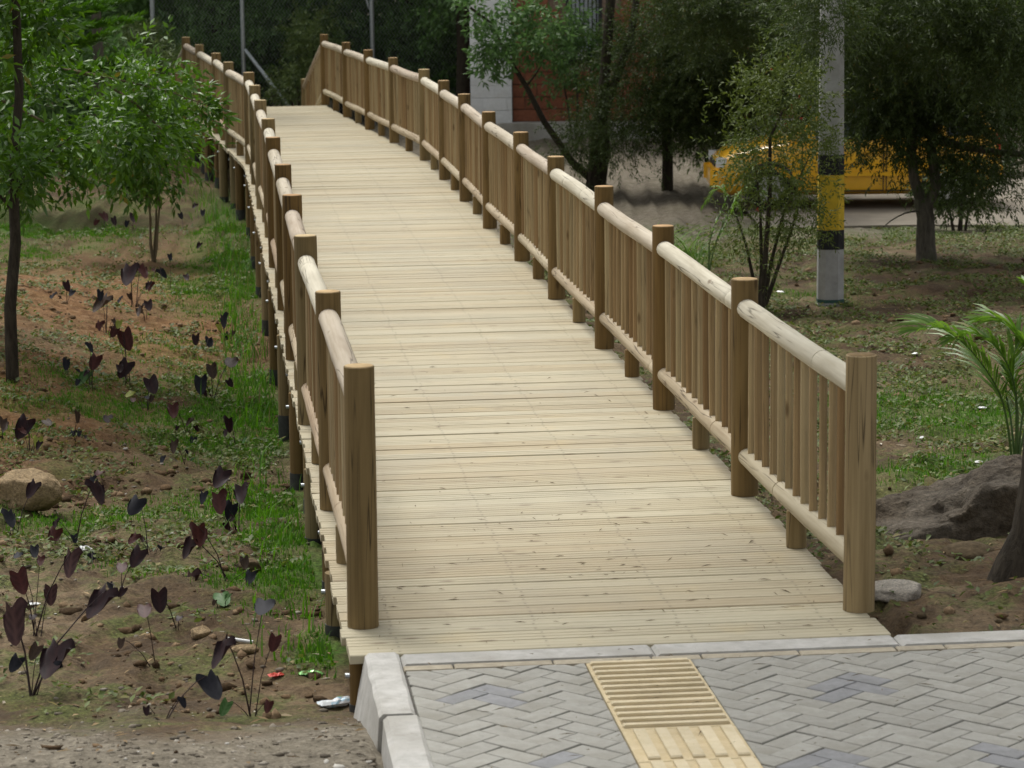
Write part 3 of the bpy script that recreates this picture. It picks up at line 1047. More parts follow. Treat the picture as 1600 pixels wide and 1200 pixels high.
# ------------------------------------------------------------------ ground growth (nobody could count it)
rng = np.random.default_rng(77)
def scatter(n, x0, x1, y0, y1, fn, rng):
    x, y = rng.uniform(x0, x1, n), rng.uniform(y0, y1, n)
    keep = rng.uniform(0, 1, n) < fn(x, y)
    x, y = x[keep], y[keep]
    return x, y
def blade_mesh(x, y, h, w, rng, lean=.45):
    n = len(x)
    z = ground_z(x, y) - .005
    a = rng.uniform(0, 6.28, n)
    d = np.stack([np.cos(a), np.sin(a), np.zeros(n)], 1)
    le = rng.uniform(.05, 1, n)[:, None] * lean
    P = np.stack([x, y, z], 1)
    side = np.stack([-np.sin(a + rng.normal(0, .5, n)), np.cos(a), np.zeros(n)], 1)
    hh = (h * rng.uniform(.45, 1.3, n))[:, None]
    up = np.array([0, 0, 1.0])
    m = P + up * hh * .55 + d * hh * le * .3
    t = P + up * hh * (1 - .3 * le) + d * hh * le * 1.1
    ww = w * rng.uniform(.7, 1.3, n)[:, None]
    V = np.stack([P - side * ww * .5, P + side * ww * .5, m + side * ww * .4, m - side * ww * .4, t], 1).reshape(-1, 3)
    i = np.arange(n)[:, None] * 5
    F = np.concatenate([i + np.array([[0, 1, 2]]), i + np.array([[0, 2, 3]]), i + np.array([[3, 2, 4]])], 1).reshape(-1, 3)
    return V, F, np.repeat(rng.uniform(0, 1, n), 3)
def offpath(x, y):
    s, q = sq(x, y)
    return ((s < -.25) & (q < -1.09)) | ((s >= -.25) & ((q < -1.13) | (q > 1.1)))
def gfn(x, y):
    m = grass_mask(x, y)
    return np.clip(m, 0, 1) ** 1.3 * offpath(x, y)
parts = []
x, y = scatter(900000, -6.5, 0, 9.8, 34, gfn, rng)
parts.append(blade_mesh(x, y, .036, .007, rng))
x, y = scatter(420000, 1.0, 8, 11.5, 33, gfn, rng)
parts.append(blade_mesh(x, y, .038, .0065, rng))
V, F, var = join(parts)
tag(link("grass", npmesh("grass", V, F, M['grass'], var)), "short green grass in patches on the muddy ground", "grass", kind='stuff')
# longer tufts against the left edge of the deck
def tuft(x, y):
    s, q = sq(x, y)
    n = fbm(x * 3, y * 1.2, 91, 3)
    m = np.exp(-((q + 1.32) / .16) ** 2) * sstep(.2, 1.5, s) * np.clip((n - .36) * 4, 0, 1)
    m = m * np.where((s > 9) & (s < 26), 1.7, .35)
    return np.clip(m, 0, 1)
x, y = scatter(52000, -5.0, -.5, 11.3, 42, tuft, rng)
V, F, var = blade_mesh(x, y, .17, .009, rng, .8)
tag(link("tall_grass", npmesh("tall_grass", V, F, M['grass'], var)), "longer bright grass along the piles under the left deck edge", "grass", kind='stuff')
# low broad-leaved weeds
def wfn(x, y):
    n = fbm(x * 3.4, y * 2.2, 131, 4)
    s, q = sq(x, y)
    base = np.where(q > 0, .62, .34 + .1 * (y > 14))
    near = sstep(-1.0, .5, s) * np.where(q > 0, .12 + .88 * sstep(.9, 2.6, s), 1)
    return np.clip((n - .60 + base * .22) * 9, 0, 1) * base * 2 * offpath(x, y) * near
parts = []
x, y = scatter(330000, -6.5, 9, 11.0, 34, wfn, rng)
n = len(x)
P = np.stack([x, y, ground_z(x, y) + rng.uniform(0, .03, n)], 1)
a = rng.uniform(0, 6.28, n)
D = rows_norm(np.stack([np.cos(a), np.sin(a), rng.uniform(.05, .8, n)], 1))
V, F = leaves(P, D, .04 * rng.uniform(.5, 1.4, n), .023 * rng.uniform(.6, 1.3, n), rng, 1.2)
var = np.repeat(rng.uniform(0, 1, n), 2)
tag(link("ground_cover_weeds", npmesh("ground_cover_weeds", V, F, M['weed'], var)), "low broad leaved weeds over the bare soil", "weeds", kind='stuff')

# clods, pebbles and dead leaves
def lumps(x, y, r, rng, flat=.7, sink=.35):
    base = [(0, 0, 1), (0, 0, -1)] + [(math.cos(k * 1.2566) * .89, math.sin(k * 1.2566) * .89, .45) for k in range(5)] + \
           [(math.cos(k * 1.2566 + .63) * .89, math.sin(k * 1.2566 + .63) * .89, -.45) for k in range(5)]
    base = np.array(base)
    f = []
    for k in range(5):
        a, b, c, d = 2 + k, 2 + (k + 1) % 5, 7 + k, 7 + (k + 1) % 5
        f += [(0, a, b), (a, c, b), (b, c, d), (1, d, c)]
    n = len(x)
    j = base[None] * (1 + rng.uniform(-.45, .45, (n, 12, 1))) * r[:, None, None]
    j = j * np.stack([rng.uniform(.8, 1.4, n), rng.uniform(.7, 1.2, n), flat * rng.uniform(.6, 1.2, n)], 1)[:, None]
    a = rng.uniform(0, 6.28, n)
    c, s = np.cos(a)[:, None], np.sin(a)[:, None]
    X, Y = j[..., 0] * c - j[..., 1] * s, j[..., 0] * s + j[..., 1] * c
    z = ground_z(x, y)
    V = np.stack([X + x[:, None], Y + y[:, None], j[..., 2] + (z + r * (1 - sink * 2) * flat * .6)[:, None]], 2).reshape(-1, 3)
    F = (np.arange(n)[:, None, None] * 12 + np.array(f)[None]).reshape(-1, 3)
    return V, F, np.repeat(rng.uniform(0, 1, n), 20)
t = NT("earth_clod")
c = t.ramp(t.attr("var"), [(0, (.055, .036, .02, 1)), (.6, (.15, .098, .055, 1)), (1, (.25, .175, .105, 1))])
nn = t.noise(t.coord(), 60, 4)
clod_mat = t.done(t.bsdf(t.hsv(c, v=t.maprange(nn, .3, .7, .7, 1.25)), .95, .1, t.bump(nn, .6, .01)))
t = NT("grey_pebble")
c = t.ramp(t.attr("var"), [(0, (.09, .075, .055, 1)), (.7, (.22, .19, .145, 1)), (.97, (.33, .30, .25, 1)), (1, (.55, .53, .48, 1))])
peb_mat = t.done(t.bsdf(c, .85, .25))
def cfn(x, y):
    s, q = sq(x, y)
    n = fbm(x * 1.4, y * 1.4, 151, 3)
    return np.clip((n - .42) * 4, 0, 1) * offpath(x, y) * np.where(q < 0, 1, .55) * (.12 + .88 * sstep(-.9, .2, s)) * (1 - .8 * grass_mask(x, y))
x, y = scatter(20000, -5.5, 0, 10.0, 27, cfn, rng)
x2, y2 = scatter(16000, 1.0, 6, 11.5, 30, cfn, rng)
x, y = np.concatenate([x, x2]), np.concatenate([y, y2])
V, F, var = lumps(x, y, .005 + .034 * rng.uniform(0, 1, len(x)) ** 6, rng, .75, .38)
tag(link("soil_clods", npmesh("soil_clods", V, F, clod_mat, var)), "loose brown clods of turned soil", "soil", kind='stuff')
def pfn(x, y):
    s, q = sq(x, y)
    return offpath(x, y) * np.where(q < 0, .1 + .85 * sstep(-.2, -1.15, s + 1.5 * (fbm(x * 1.6, y * 1.6, 73) - .5)), .10)
x, y = scatter(26000, -3.5, 0, 9.6, 22, pfn, rng)
x2, y2 = scatter(6000, 1.2, 6, 11.5, 28, pfn, rng)
x, y = np.concatenate([x, x2]), np.concatenate([y, y2])
V, F, var = lumps(x, y, .003 + .016 * rng.uniform(0, 1, len(x)) ** 4, rng, .55, .42)
tag(link("gravel", npmesh("gravel", V, F, peb_mat, var)), "small grey pebbles scattered over the soil", "gravel", kind='stuff')
x, y = scatter(9000, -5, 7, 9.8, 30, lambda x, y: offpath(x, y) * .8, rng)
n = len(x)
a = rng.uniform(0, 6.28, n)
D = rows_norm(np.stack([np.cos(a), np.sin(a), rng.uniform(-.05, .2, n)], 1))
V, F = leaves(np.stack([x, y, ground_z(x, y) + .008], 1), D, .05 * rng.uniform(.4, 1.4, n), .012 * rng.uniform(.3, 1.6, n), rng, 2.0)
litter_mat = leafmat("dry_leaf", (.09, .055, .03, 1), (.34, .25, .14, 1), .8, .1, .1, (.5, .46, .38, 1))
tag(link("dead_leaves", npmesh("dead_leaves", V, F, litter_mat, np.repeat(rng.uniform(0, 1, n), 2))), "dry leaves and straw scattered on the soil", "leaf litter", kind='stuff')
# bits of twig and leaf lying on the deck and paving
n = 420
s_, q_ = rng.uniform(-3.0, 7, n) , rng.uniform(-1.0, 1.0, n)
s_ = np.where(rng.uniform(0, 1, n) < .55, rng.uniform(-2.2, 2.2, n), s_)
q_ = np.where(s_ < -.6, rng.uniform(-.85, 1.8, n), q_)
pp = np.array([tuple(dk(a, b)) for a, b in zip(s_, q_)])
pp[:, 2] = .004
a = rng.uniform(0, 6.28, n)
D = np.stack([np.cos(a), np.sin(a), np.zeros(n)], 1)
V, F = leaves(pp, D, .012 + .06 * rng.uniform(0, 1, n) ** 2, .003 + .006 * rng.uniform(0, 1, n) ** 3, rng, 4.0, .2)
tag(link("twig_debris", npmesh("twig_debris", V, F, M['bark_twig'], np.repeat(rng.uniform(0, 1, n), 2))), "tiny dry twigs and leaf bits lying on deck and paving", "twigs", kind='stuff')

# ------------------------------------------------------------------ dark elephant ear plants
def leafy_mat(name, a, b, vein, rough=.5):
    t = NT(name)
    tc = t.coord()
    n = t.noise(tc, 35, 4)
    c = t.ramp(n, [(.3, a), (.7, b)])
    c = t.mix(t.math('MULTIPLY', t.attr("vein"), .75), c, vein)
    p = t.bsdf(c, rough, .22)
    tr = t.node("ShaderNodeBsdfTranslucent")
    t.put(tr, "Color", t.hsv(c, v=1.2))
    mx = t.node("ShaderNodeMixShader")
    t.put(mx, 0, .22)
    t.l.new(p, mx.inputs[1]); t.l.new(tr.outputs[0], mx.inputs[2])
    return t.done(mx.outputs[0])
EAR = {'k': leafy_mat("black_purple_leaf", (.008, .003, .005, 1), (.024, .010, .012, 1), (.035, .013, .014, 1)),
       'n': leafy_mat("navy_leaf", (.007, .008, .012, 1), (.016, .017, .023, 1), (.02, .02, .028, 1), .62),
       'r': leafy_mat("dark_red_leaf", (.025, .006, .005, 1), (.06, .013, .010, 1), (.08, .022, .018, 1)),
       'v': leafy_mat("veined_maroon_leaf", (.022, .009, .010, 1), (.045, .018, .018, 1), (.10, .05, .045, 1)),
       'b': leafy_mat("brown_leaf", (.025, .016, .011, 1), (.055, .033, .022, 1), (.07, .045, .03, 1)),
       'g': leafy_mat("green_leaf", (.03, .09, .02, 1), (.06, .15, .035, 1), (.12, .2, .08, 1)),
       'y': leafy_mat("yellow_green_leaf", (.16, .2, .02, 1), (.28, .3, .04, 1), (.3, .32, .1, 1))}
M['ear_stem'] = simple("dark_leaf_stem", (.028, .014, .014, 1), .5, .3, .3, 40)
def ear_leaf(seed):
    """A heart-shaped blade hanging in the XZ plane from its stalk at the origin; cupped, wavy-edged, with a drooping tip."""
    r = random.Random(seed)
    V, F, vein = [], [], []
    cup, drp, tw = r.uniform(.15, .7), r.uniform(.05, .35), r.uniform(-.25, .25)
    nc, nr = 10, 7
    wav, ph = r.uniform(.01, .03), r.uniform(0, 6)
    asym = r.uniform(.88, 1.12)
    for i in range(nc + 1):
        u = i / nc * 2 - 1
        a = abs(u)
        zt = .22 * math.sin(min(1, a / .62) * 1.5708) * (1 - max(0, a - .62) / .38 * .9) - .03
        zb = -.92 * (1 - a ** 1.35) ** .85 - .13 * a
        for k in range(nr + 1):
            w = k / nr
            z = zt + (zb - zt) * w
            x = .41 * math.sin(u * 1.5708) * (asym if u > 0 else 1)
            y = cup * a ** 1.4 * .4 * (1 - .4 * w) - drp * w * w + tw * x * z + wav * math.sin(ph + 9 * z + 3 * a) * a
            V.append((x, y, z))
            vein.append(1.0 if i == nc // 2 else (.55 if (k % 2 == 1 and 1 < i < nc - 1) else 0.0))
    for i in range(nc):
        for k in range(nr):
            q = i * (nr + 1) + k
            F.append((q, q + 1, q + nr + 2, q + nr + 1))
    return V, F, vein
EARM = {}
for c in EAR:
    EARM[c] = []
    for k in range(6):
        V, F, vein = ear_leaf(k * 5 + ord(c))
        me = bpy.data.meshes.new("leaf")
        me.from_pydata(V, [], F)
        me.materials.append(EAR[c])
        me.polygons.foreach_set("use_smooth", [True] * len(F))
        vattr(me, "vein", vein)
        EARM[c].append(me)

def ear_plant(base, lv, label, group="dark elephant ear plants in the mud"):
    B = gp(*base)
    big = max(h for (_, _, w, h, c) in lv)
    if big > 22:
        lv = list(lv) + [(base[0] + R.uniform(-.75, .75) * big, base[1] - R.uniform(.12, .8) * big, big * R.uniform(.16, .4), big * R.uniform(.3, .55), R.choice('knkrbgn')) for _ in range(R.choice((1, 2, 2, 3)))]
    root = thing("elephant_ear_plant", label, "plant", B, group)
    for (px, py, w, h, c) in lv:
        Y = B.y + R.uniform(-.12, .16)
        hz = max(pxm(h, B), .03)
        ww = max(pxm(w, B), .01)
        ct_ = at(px, py, Y)
        Hn = hz * .82
        tilt = R.uniform(.05, .55)
        if h < w:                                   # blade seen nearly flat
            tilt = 1.1
            Hn = ww * .85
        sc = Hn / 1.05 / math.cos(min(tilt, .6))
        ratio = min(1, ww * .85 / (sc * .8 * .84 + 1e-6))
        yaw = math.acos(max(.22, ratio)) * (1 if R.random() < .5 else -1)
        top = ct_ + Vector((0, 0, hz * .32))
        lf = link("leaf", R.choice(EARM[c]), root)
        lf.location = top - B
        lf.scale = (sc * .84, sc, sc)
        lf.rotation_euler = (Matrix.Rotation(yaw, 4, 'Z') @ Matrix.Rotation(-tilt, 4, 'X') @ Matrix.Rotation(R.uniform(-.5, .5), 4, 'Y')).to_euler()
        mb = MB()
        a = Vector((R.uniform(-.02, .02), R.uniform(-.02, .02), -.04))
        b = top - B
        mid = a.lerp(b, .5) + Vector((-.14 * b.x, .02, .03 * b.length))
        rs = max(.0018, .0026 * Hn / .12)
        mb.tube([a, a.lerp(mid, .55), mid, mid.lerp(b, .6) + Vector((0, 0, .012)), b], [rs * 1.5, rs * 1.2, rs, rs * .8, rs * .55], 6)
        link("stem", mb.mesh("stem", M['ear_stem'], True), root)
    return root
EARS = [
 ((47, 1089), [(19, 975, 44, 86, 'v'), (92, 1030, 44, 74, 'k'), (167, 942, 32, 66, 'k'), (60, 1020, 24, 34, 'b')], "elephant ear with one big veined maroon leaf at the left edge near the gravel"),
 ((255, 1123), [(324, 1072, 36, 54, 'n')], "elephant ear with a broad navy leaf, lowest of all beside the gravel edge"),
 ((236, 1040), [(226, 953, 36, 22, 'r'), (190, 1005, 14, 20, 'b')], "thin stalked elephant ear with a small flat red leaf above the broad navy one"),
 ((390, 1119), [(414, 947, 46, 30, 'n'), (431, 1005, 26, 34, 'r'), (354, 1020, 18, 66, 'k')], "tall elephant ear with a flat navy leaf and a red leaf beside the white tube"),
 ((272, 979), [(248, 939, 36, 46, 'k'), (278, 992, 14, 30, 'n')], "elephant ear with a black heart shaped leaf on leaning stalks mid plot"),
 ((356, 909), [(299, 911, 24, 50, 'v'), (310, 836, 26, 46, 'r'), (300, 858, 13, 50, 'k')], "elephant ear whose stalks lean left with hanging maroon leaves, left of the round clod"),
 ((345, 950), [(346, 936, 42, 30, 'g')], "young green leaved elephant ear right of the leaning stalks"),
 ((187, 934), [(221, 872, 32, 40, 'k'), (191, 888, 28, 24, 'r')], "elephant ear with a black leaf and a small brick red leaf"),
 ((234, 870), [(217, 791, 30, 38, 'n'), (213, 842, 14, 24, 'r')], "elephant ear with a navy leaf on a long upright stalk above a small red leaf"),
 ((120, 851), [(148, 770, 19, 50, 'k'), (88, 838, 24, 34, 'r')], "elephant ear with a narrow black leaf, beside the white plastic bag"),
 ((56, 995), [(28, 910, 36, 50, 'r'), (112, 880, 30, 56, 'v'), (64, 876, 14, 20, 'r'), (80, 930, 26, 40, 'v'), (30, 868, 20, 16, 'n')], "many leaved red and maroon elephant ear below the tan boulder"),
 ((144, 890), [(144, 872, 10, 24, 'n'), (54, 862, 18, 26, 'n')], "small elephant ear with narrow navy leaves just below the white plastic bag"),
 ((367, 832), [(364, 800, 22, 38, 'n'), (340, 786, 28, 46, 'r'), (318, 778, 14, 26, 'n'), (350, 748, 30, 40, 'k'), (377, 772, 26, 40, 'k')], "bushy elephant ear with many crowded dark leaves near the deck grass"),
 ((24, 835), [(14, 810, 18, 36, 'n'), (56, 766, 20, 36, 'k')], "elephant ear with black leaves in front of the tan boulder"),
 ((47, 708), [(43, 670, 32, 46, 'k'), (60, 692, 16, 26, 'y'), (72, 660, 22, 12, 'b')], "elephant ear with a black red leaf and a yellow green leaf above the tan boulder"),
 ((4, 690), [(6, 664, 14, 28, 'b')], "elephant ear with a brown leaf cut by the left edge above the boulder"),
 ((142, 609), [(138, 592, 20, 32, 'g'), (151, 567, 24, 32, 'r'), (140, 543, 8, 22, 'n')], "elephant ear with a green leaf below a dark red leaf"),
 ((200, 600), [(194, 532, 28, 44, 'r'), (200, 578, 36, 38, 'k'), (187, 507, 12, 18, 'y'), (181, 520, 20, 22, 'r')], "tall elephant ear with stacked dark red and black leaves"),
 ((228, 640), [(234, 603, 28, 36, 'k'), (206, 616, 20, 14, 'y'), (229, 622, 12, 10, 'n')], "elephant ear with a black leaf at the edge of the bright grass"),
 ((166, 520), [(168, 476, 18, 40, 'b'), (156, 512, 14, 28, 'r'), (158, 462, 12, 22, 'n')], "elephant ear with a brown wilting leaf on the orange soil"),
 ((209, 480), [(204, 430, 28, 44, 'k'), (220, 424, 16, 32, 'r'), (202, 464, 8, 16, 'b')], "upright elephant ear with a large black heart leaf in the middle of the orange soil"),
 ((226, 500), [(221, 486, 12, 26, 'b'), (231, 478, 16, 22, 'k')], "short brown elephant ear right of the upright black one"),
 ((103, 475), [(103, 448, 18, 22, 'k'), (114, 458, 12, 14, 'n'), (84, 464, 9, 18, 'n')], "small dark elephant ear nearest the slender tree trunk"),
 ((348, 532), [(348, 502, 15, 30, 'n'), (342, 512, 9, 16, 'y')], "elephant ear with a navy leaf over a yellow one near the tall grass"),
 ((318, 548), [(306, 531, 16, 22, 'k'), (327, 535, 12, 22, 'n')], "low elephant ear with two dark leaves on bare soil"),
 ((331, 626), [(314, 602, 36, 38, 'n'), (330, 580, 26, 30, 'b'), (362, 566, 34, 22, 'b')], "sprawling wilted brown elephant ear beside the deck grass"),
 ((292, 682), [(270, 642, 22, 30, 'r'), (300, 660, 6, 20, 'b')], "elephant ear with a round dark red leaf in the bright grass"),
 ((370, 698), [(358, 664, 15, 32, 'k'), (303, 690, 16, 20, 'n')], "elephant ear with a narrow black leaf in the bright grass near the deck"),
 ((287, 724), [(272, 698, 15, 26, 'b'), (255, 718, 10, 16, 'n')], "elephant ear with a brown leaf at the foot of the bright grass"),
 ((160, 765), [(157, 742, 22, 18, 'r'), (144, 752, 12, 22, 'n')], "elephant ear with a flat red leaf right of the tan boulder"),
 ((106, 590), [(105, 570, 13, 24, 'n')], "tiny navy leaved elephant ear right of the slender tree foot"),
 ((116, 690), [(122, 652, 8, 26, 'b'), (114, 680, 12, 20, 'n')], "sparse elephant ear with a stick thin leaf left of the bright grass"),
 ((205, 668), [(169, 654, 24, 14, 'k'), (195, 665, 12, 10, 'b')], "elephant ear with a pointing black leaf inside the bright grass"),
]
for bs, lv, lab in EARS:
    ear_plant(bs, lv, lab)
for i, (bs, lv) in enumerate([((165, 352), [(160, 340, 12, 20, 'r'), (152, 348, 9, 14, 'r')]), ((180, 360), [(177, 346, 11, 18, 'k')]), ((210, 356), [(208, 340, 14, 20, 'k'), (199, 350, 9, 14, 'n')]),
                 ((284, 352), [(281, 338, 10, 14, 'n')]), ((308, 338), [(306, 322, 12, 12, 'k')]), ((320, 345), [(317, 333, 14, 14, 'n')]), ((316, 395), [(313, 384, 9, 14, 'k')]),
                 ((252, 440), [(250, 428, 9, 24, 'n')]), ((268, 450), [(265, 402, 12, 14, 'n'), (290, 434, 10, 14, 'k')])]):
    ear_plant(bs, lv, ["far elephant ear with two red leaves in shade left of the sapling stems", "far elephant ear with one black leaf left of the sapling stems", "far elephant ear with two dark leaves just left of the sapling stems",
                       "far elephant ear with one navy leaf just right of the sapling stems", "far elephant ear with a black leaf under the bridge edge", "far elephant ear with a navy leaf close to the far piles",
                       "far elephant ear with one black leaf by the tall grass", "small elephant ear at the foot of the sapling with an upright navy leaf", "small elephant ear right of the sapling foot with spread leaves"][i])

# ------------------------------------------------------------------ stones
def rock(name, label, cat, c, size, mat, seed, flat_bottom=.35, cuts=(), sub=4, rough=.16):
    r = random.Random(seed)
    import bmesh
    bm = bmesh.new()
    bmesh.ops.create_icosphere(bm, subdivisions=sub, radius=1)
    from mathutils import noise
    so = Vector((seed * 3.1, seed * 1.7, 0))
    for v in bm.verts:
        p = v.co.copy()
        for nrm, d in cuts:
            nn_ = Vector(nrm).normalized()
            k = p.dot(nn_)
            if k > d:
                p -= nn_ * (k - d) * .93
        f = 1 + rough * (noise.fractal(p * 1.3 + so, 1, 2, 4)) + rough * .35 * noise.fractal(p * 5 + so, 1, 2, 3)
        p *= f
        v.co = Vector((p.x * size[0], p.y * size[1], p.z * size[2]))
    me = bpy.data.meshes.new(name)
    bm.to_mesh(me)
    bm.free()
    me.materials.append(mat)
    me.polygons.foreach_set("use_smooth", [True] * len(me.polygons))
    return tag(link(name, me, None, c), label, cat)

def stone_mat(name, a, b, c2, sc=6):
    t = NT(name)
    v = t.coord()
    n1, n2, n3 = t.noise(v, sc, 7, .65), t.noise(v, sc * 7, 5, .65), t.noise(v, sc * .4, 3)
    c = t.ramp(n1, [(.3, a), (.65, b)])
    c = t.mix(t.maprange(n3, .45, .65, 0, .8), c, c2)
    c = t.hsv(c, v=t.maprange(n2, .25, .75, .45, 1.5))
    n4 = t.noise(v, sc * 22, 4, .7)
    c = t.mix(t.maprange(n4, .6, .7, 0, .5), c, (a[0] * 3, a[1] * 3, a[2] * 2.7, 1))
    return t.done(t.bsdf(c, .9, .2, t.bump(t.math('ADD', n1, t.math('ADD', n2, t.math('MULTIPLY', n4, .4))), 1.0, .035)))
M['stone_dark'] = stone_mat("dark_boulder_stone", (.075, .062, .047, 1), (.205, .175, .135, 1), (.10, .074, .047, 1), 5)
M['stone_tan'] = stone_mat("tan_stone", (.36, .255, .14, 1), (.56, .42, .25, 1), (.40, .29, .165, 1), 9)
M['stone_pale'] = stone_mat("pale_stone", (.52, .47, .39, 1), (.72, .66, .57, 1), (.56, .5, .42, 1), 12)
M['earth_lump'] = simple("earth_lump", (.10, .075, .045, 1), .95, .1, .35, 30, .8)

P = gp(1520, 846)
rock("boulder", "large dark grey boulder with a sloping top beside the palm", "boulder", (P.x + .17, P.y + .42, P.z - .04), (.60, .42, .33), M['stone_dark'], 5,
     cuts=(((-.75, -.15, .85), .62), ((.1, -1, .12), .55), ((-.3, -.5, 1), .8)), sub=6, rough=.24)
P = gp(38, 795)
rock("boulder", "rounded tan boulder at the left edge among the dark plants", "boulder", (P.x, P.y + .12, P.z + .07), (.2, .17, .125), M['stone_tan'], 9, cuts=(((.1, -.3, 1), .8), ((-.5, -1, .1), .75)))
P = gp(1403, 935)
rock("flat_stone", "pale flat broken stone behind the nearest right railing post", "stone", (P.x, P.y + .07, P.z + .015), (.14, .13, .05), M['stone_pale'], 14, cuts=(((0, -.15, 1), .35), ((-.3, -1, .3), .6), ((1, -.4, .1), .7)), sub=3)
P = gp(1535, 868)
rock("flat_stone", "half buried brown stone in front of the dark boulder", "stone", (P.x - .05, P.y + .1, P.z - .02), (.13, .13, .06), M['earth_lump'], 15, sub=3)
P = gp(1385, 812)
rock("flat_stone", "small buff stone at the left tip of the dark boulder", "stone", (P.x, P.y + .05, P.z), (.045, .05, .035), M['stone_pale'], 16, sub=3)
P = gp(312, 997)
rock("flat_stone", "tan angular stone in the mud below the black heart leaf", "stone", (P.x, P.y + .02, P.z + .015), (.05, .045, .032), M['stone_tan'], 17, cuts=(((0, -.4, 1), .6), ((-1, -.5, .2), .7)), sub=3)
P = gp(390, 890)
rock("earth_clod", "large round brown clod of earth beside the grass under the deck edge", "clod", (P.x, P.y, P.z + .02), (.055, .05, .036), M['earth_lump'], 18, sub=3, rough=.35)
P = gp(384, 1020)
rock("flat_stone", "buff stone lying beside the white tube", "stone", (P.x, P.y, P.z + .01), (.06, .035, .022), M['stone_tan'], 19, sub=3)
P = gp(1440, 968)
rock("earth_clod", "small brown clod on the path soil by the front kerb", "clod", (P.x, P.y, P.z + .008), (.022, .018, .014), M['earth_lump'], 20, sub=2, rough=.3)
P = gp(1560, 992)
rock("earth_clod", "tiny dark clod on the front kerb at the right", "clod", (P.x, P.y, .003), (.018, .012, .01), M['earth_lump'], 21, sub=2, rough=.35)

# ------------------------------------------------------------------ litter
t = NT("printed_wrapper")
v = t.coord()
n = t.noise(v, 14, 2)
c = t.ramp(n, [(.46, (.72, .75, .76, 1)), (.52, (.30, .55, .70, 1)), (.58, (.75, .77, .78, 1))])
wrap_mat = t.done(t.bsdf(c, .3, .5))
def crumple(name, label, cat, px, size, mat, seed, rz=0.0, nx=10, ny=5, puff=.5):
    P = gp(*px)
    r = random.Random(seed)
    mb = MB()
    for lay in (1, -1):
        o = len(mb.v)
        for j in range(ny + 1):
            for i in range(nx + 1):
                u, v_ = i / nx * 2 - 1, j / ny * 2 - 1
                e = (1 - u ** 4) * (1 - v_ ** 2)
                z = lay * size[2] * (puff * e + r.uniform(-.22, .22) * (e > .02))
                mb.v.append((u * size[0] * (1 - .1 * abs(v_)) + r.uniform(-.003, .003), v_ * size[1] * (1 - .25 * u), z + size[2] * .5))
        for j in range(ny):
            for i in range(nx):
                q = (o + j * (nx + 1) + i, o + j * (nx + 1) + i + 1, o + (j + 1) * (nx + 1) + i + 1, o + (j + 1) * (nx + 1) + i)
                mb.f.append(q if lay > 0 else q[::-1]); mb.m.append(0)
    return tag(link(name, mb.mesh(name, mat), None, (P.x, P.y, P.z + .004), rz), label, cat)
white_p = simple("white_plastic", (.72, .73, .72, 1), .35, .5, .06, 20)
crumple("crushed_wrapper", "crushed white and pale blue plastic wrapper by the left kerb", "litter", (527, 1106), (.083, .03, .03), wrap_mat, 4, .35)
crumple("plastic_bag", "scrap of white plastic bag in the grass below the boulder", "litter", (131, 864), (.045, .025, .03), white_p, 5, .1)
crumple("green_wrapper", "shiny green crisp wrapper in the mud near the deck corner", "litter", (486, 1058), (.055, .02, .02), simple("green_foil", (.25, .55, .18, 1), .25, .7, .3, 25, .3, .3), 6, -.1)
crumple("red_wrapper", "torn red wrapper left of the green one", "litter", (431, 1059), (.035, .018, .016), simple("red_foil", (.55, .06, .04, 1), .4, .4, .2, 25), 7, .4)
crumple("paper_scrap", "white paper scrap in the mud at the left edge", "litter", (50, 948), (.04, .016, .012), white_p, 8, .2)
P = gp(375, 1006)
mb = MB()
mb.tube([(-.06, .012, .02), (-.02, .004, .017), (.02, -.004, .013), (.06, -.012, .009)], .0085, 10)
tag(link("white_tube", mb.mesh("white_tube", white_p, True), None, P), "thin white plastic tube lying in the mud", "litter")
for i, (px, py, lab) in enumerate([(1440, 687, "white paper scrap below the bright right grass patch"), (1535, 640, "white paper scrap inside the bright right grass patch"), (1432, 555, "white scrap on the weeds left of the palm fronds"),
                                   (1530, 726, "white scrap behind the dark boulder"), (1220, 458, "white scrap right of the flowering shrub stems")]):
    crumple("paper_scrap", lab, "litter", (px, py), (pxm(7, gp(px, py)), .02, .016), white_p, 20 + i, R.uniform(-1, 1), 5, 3)

# ------------------------------------------------------------------ right foreground: trunk at the edge, palm
B = Vector((2.36, 12.7, 0)); B.z = gz(B.x, B.y)
mb_pts = [(B.x - .02, B.y, B.z - .15), (B.x, B.y, B.z + .05), (B.x + .04, B.y, B.z + .18), (B.x + .07, B.y, B.z + .45), (B.x + .10, B.y + .02, B.z + 1.1), (B.x + .2, B.y + .1, B.z + 2.6), (B.x + .25, B.y + .2, B.z + 3.6)]
root = thing("shade_tree", "dark tree trunk with a flared foot at the right edge beside the boulder", "tree", B)
mb = MB()
mb.tube([Vector(p) - B for p in mb_pts], [.21, .155, .13, .118, .108, .10, .08], 14, (False, True), wob=.12, rnd=random.Random(4))
link("trunk", mb.mesh("trunk", M['bark_dark'], True), root)
rng = np.random.default_rng(8)
for i in range(5):
    a = i * 1.3 + .4
    mb = MB()
    limb(mb, curve((.22, .1, 2.5), (.25 + 1.6 * math.cos(a), .2 + 1.6 * math.sin(a), 4.0 + .2 * i), (0, 0, .25), 6, i), .05, .015, 8, random.Random(i))
    link("limb", mb.mesh("limb", M['bark_dark'], True), root)
P_, D_ = clumps(rng, (-.9, .5, 5.0), (3.3, 2.9, 1.2), 125, 10, .3)  # crown out of view, spread left of its trunk to shade the near deck
V, F, var = twig_leaves(P_, D_, .45, 9, .13, .05, rng)
link("crown", npmesh("crown", V, F, M['leaf_dark'], var), root)

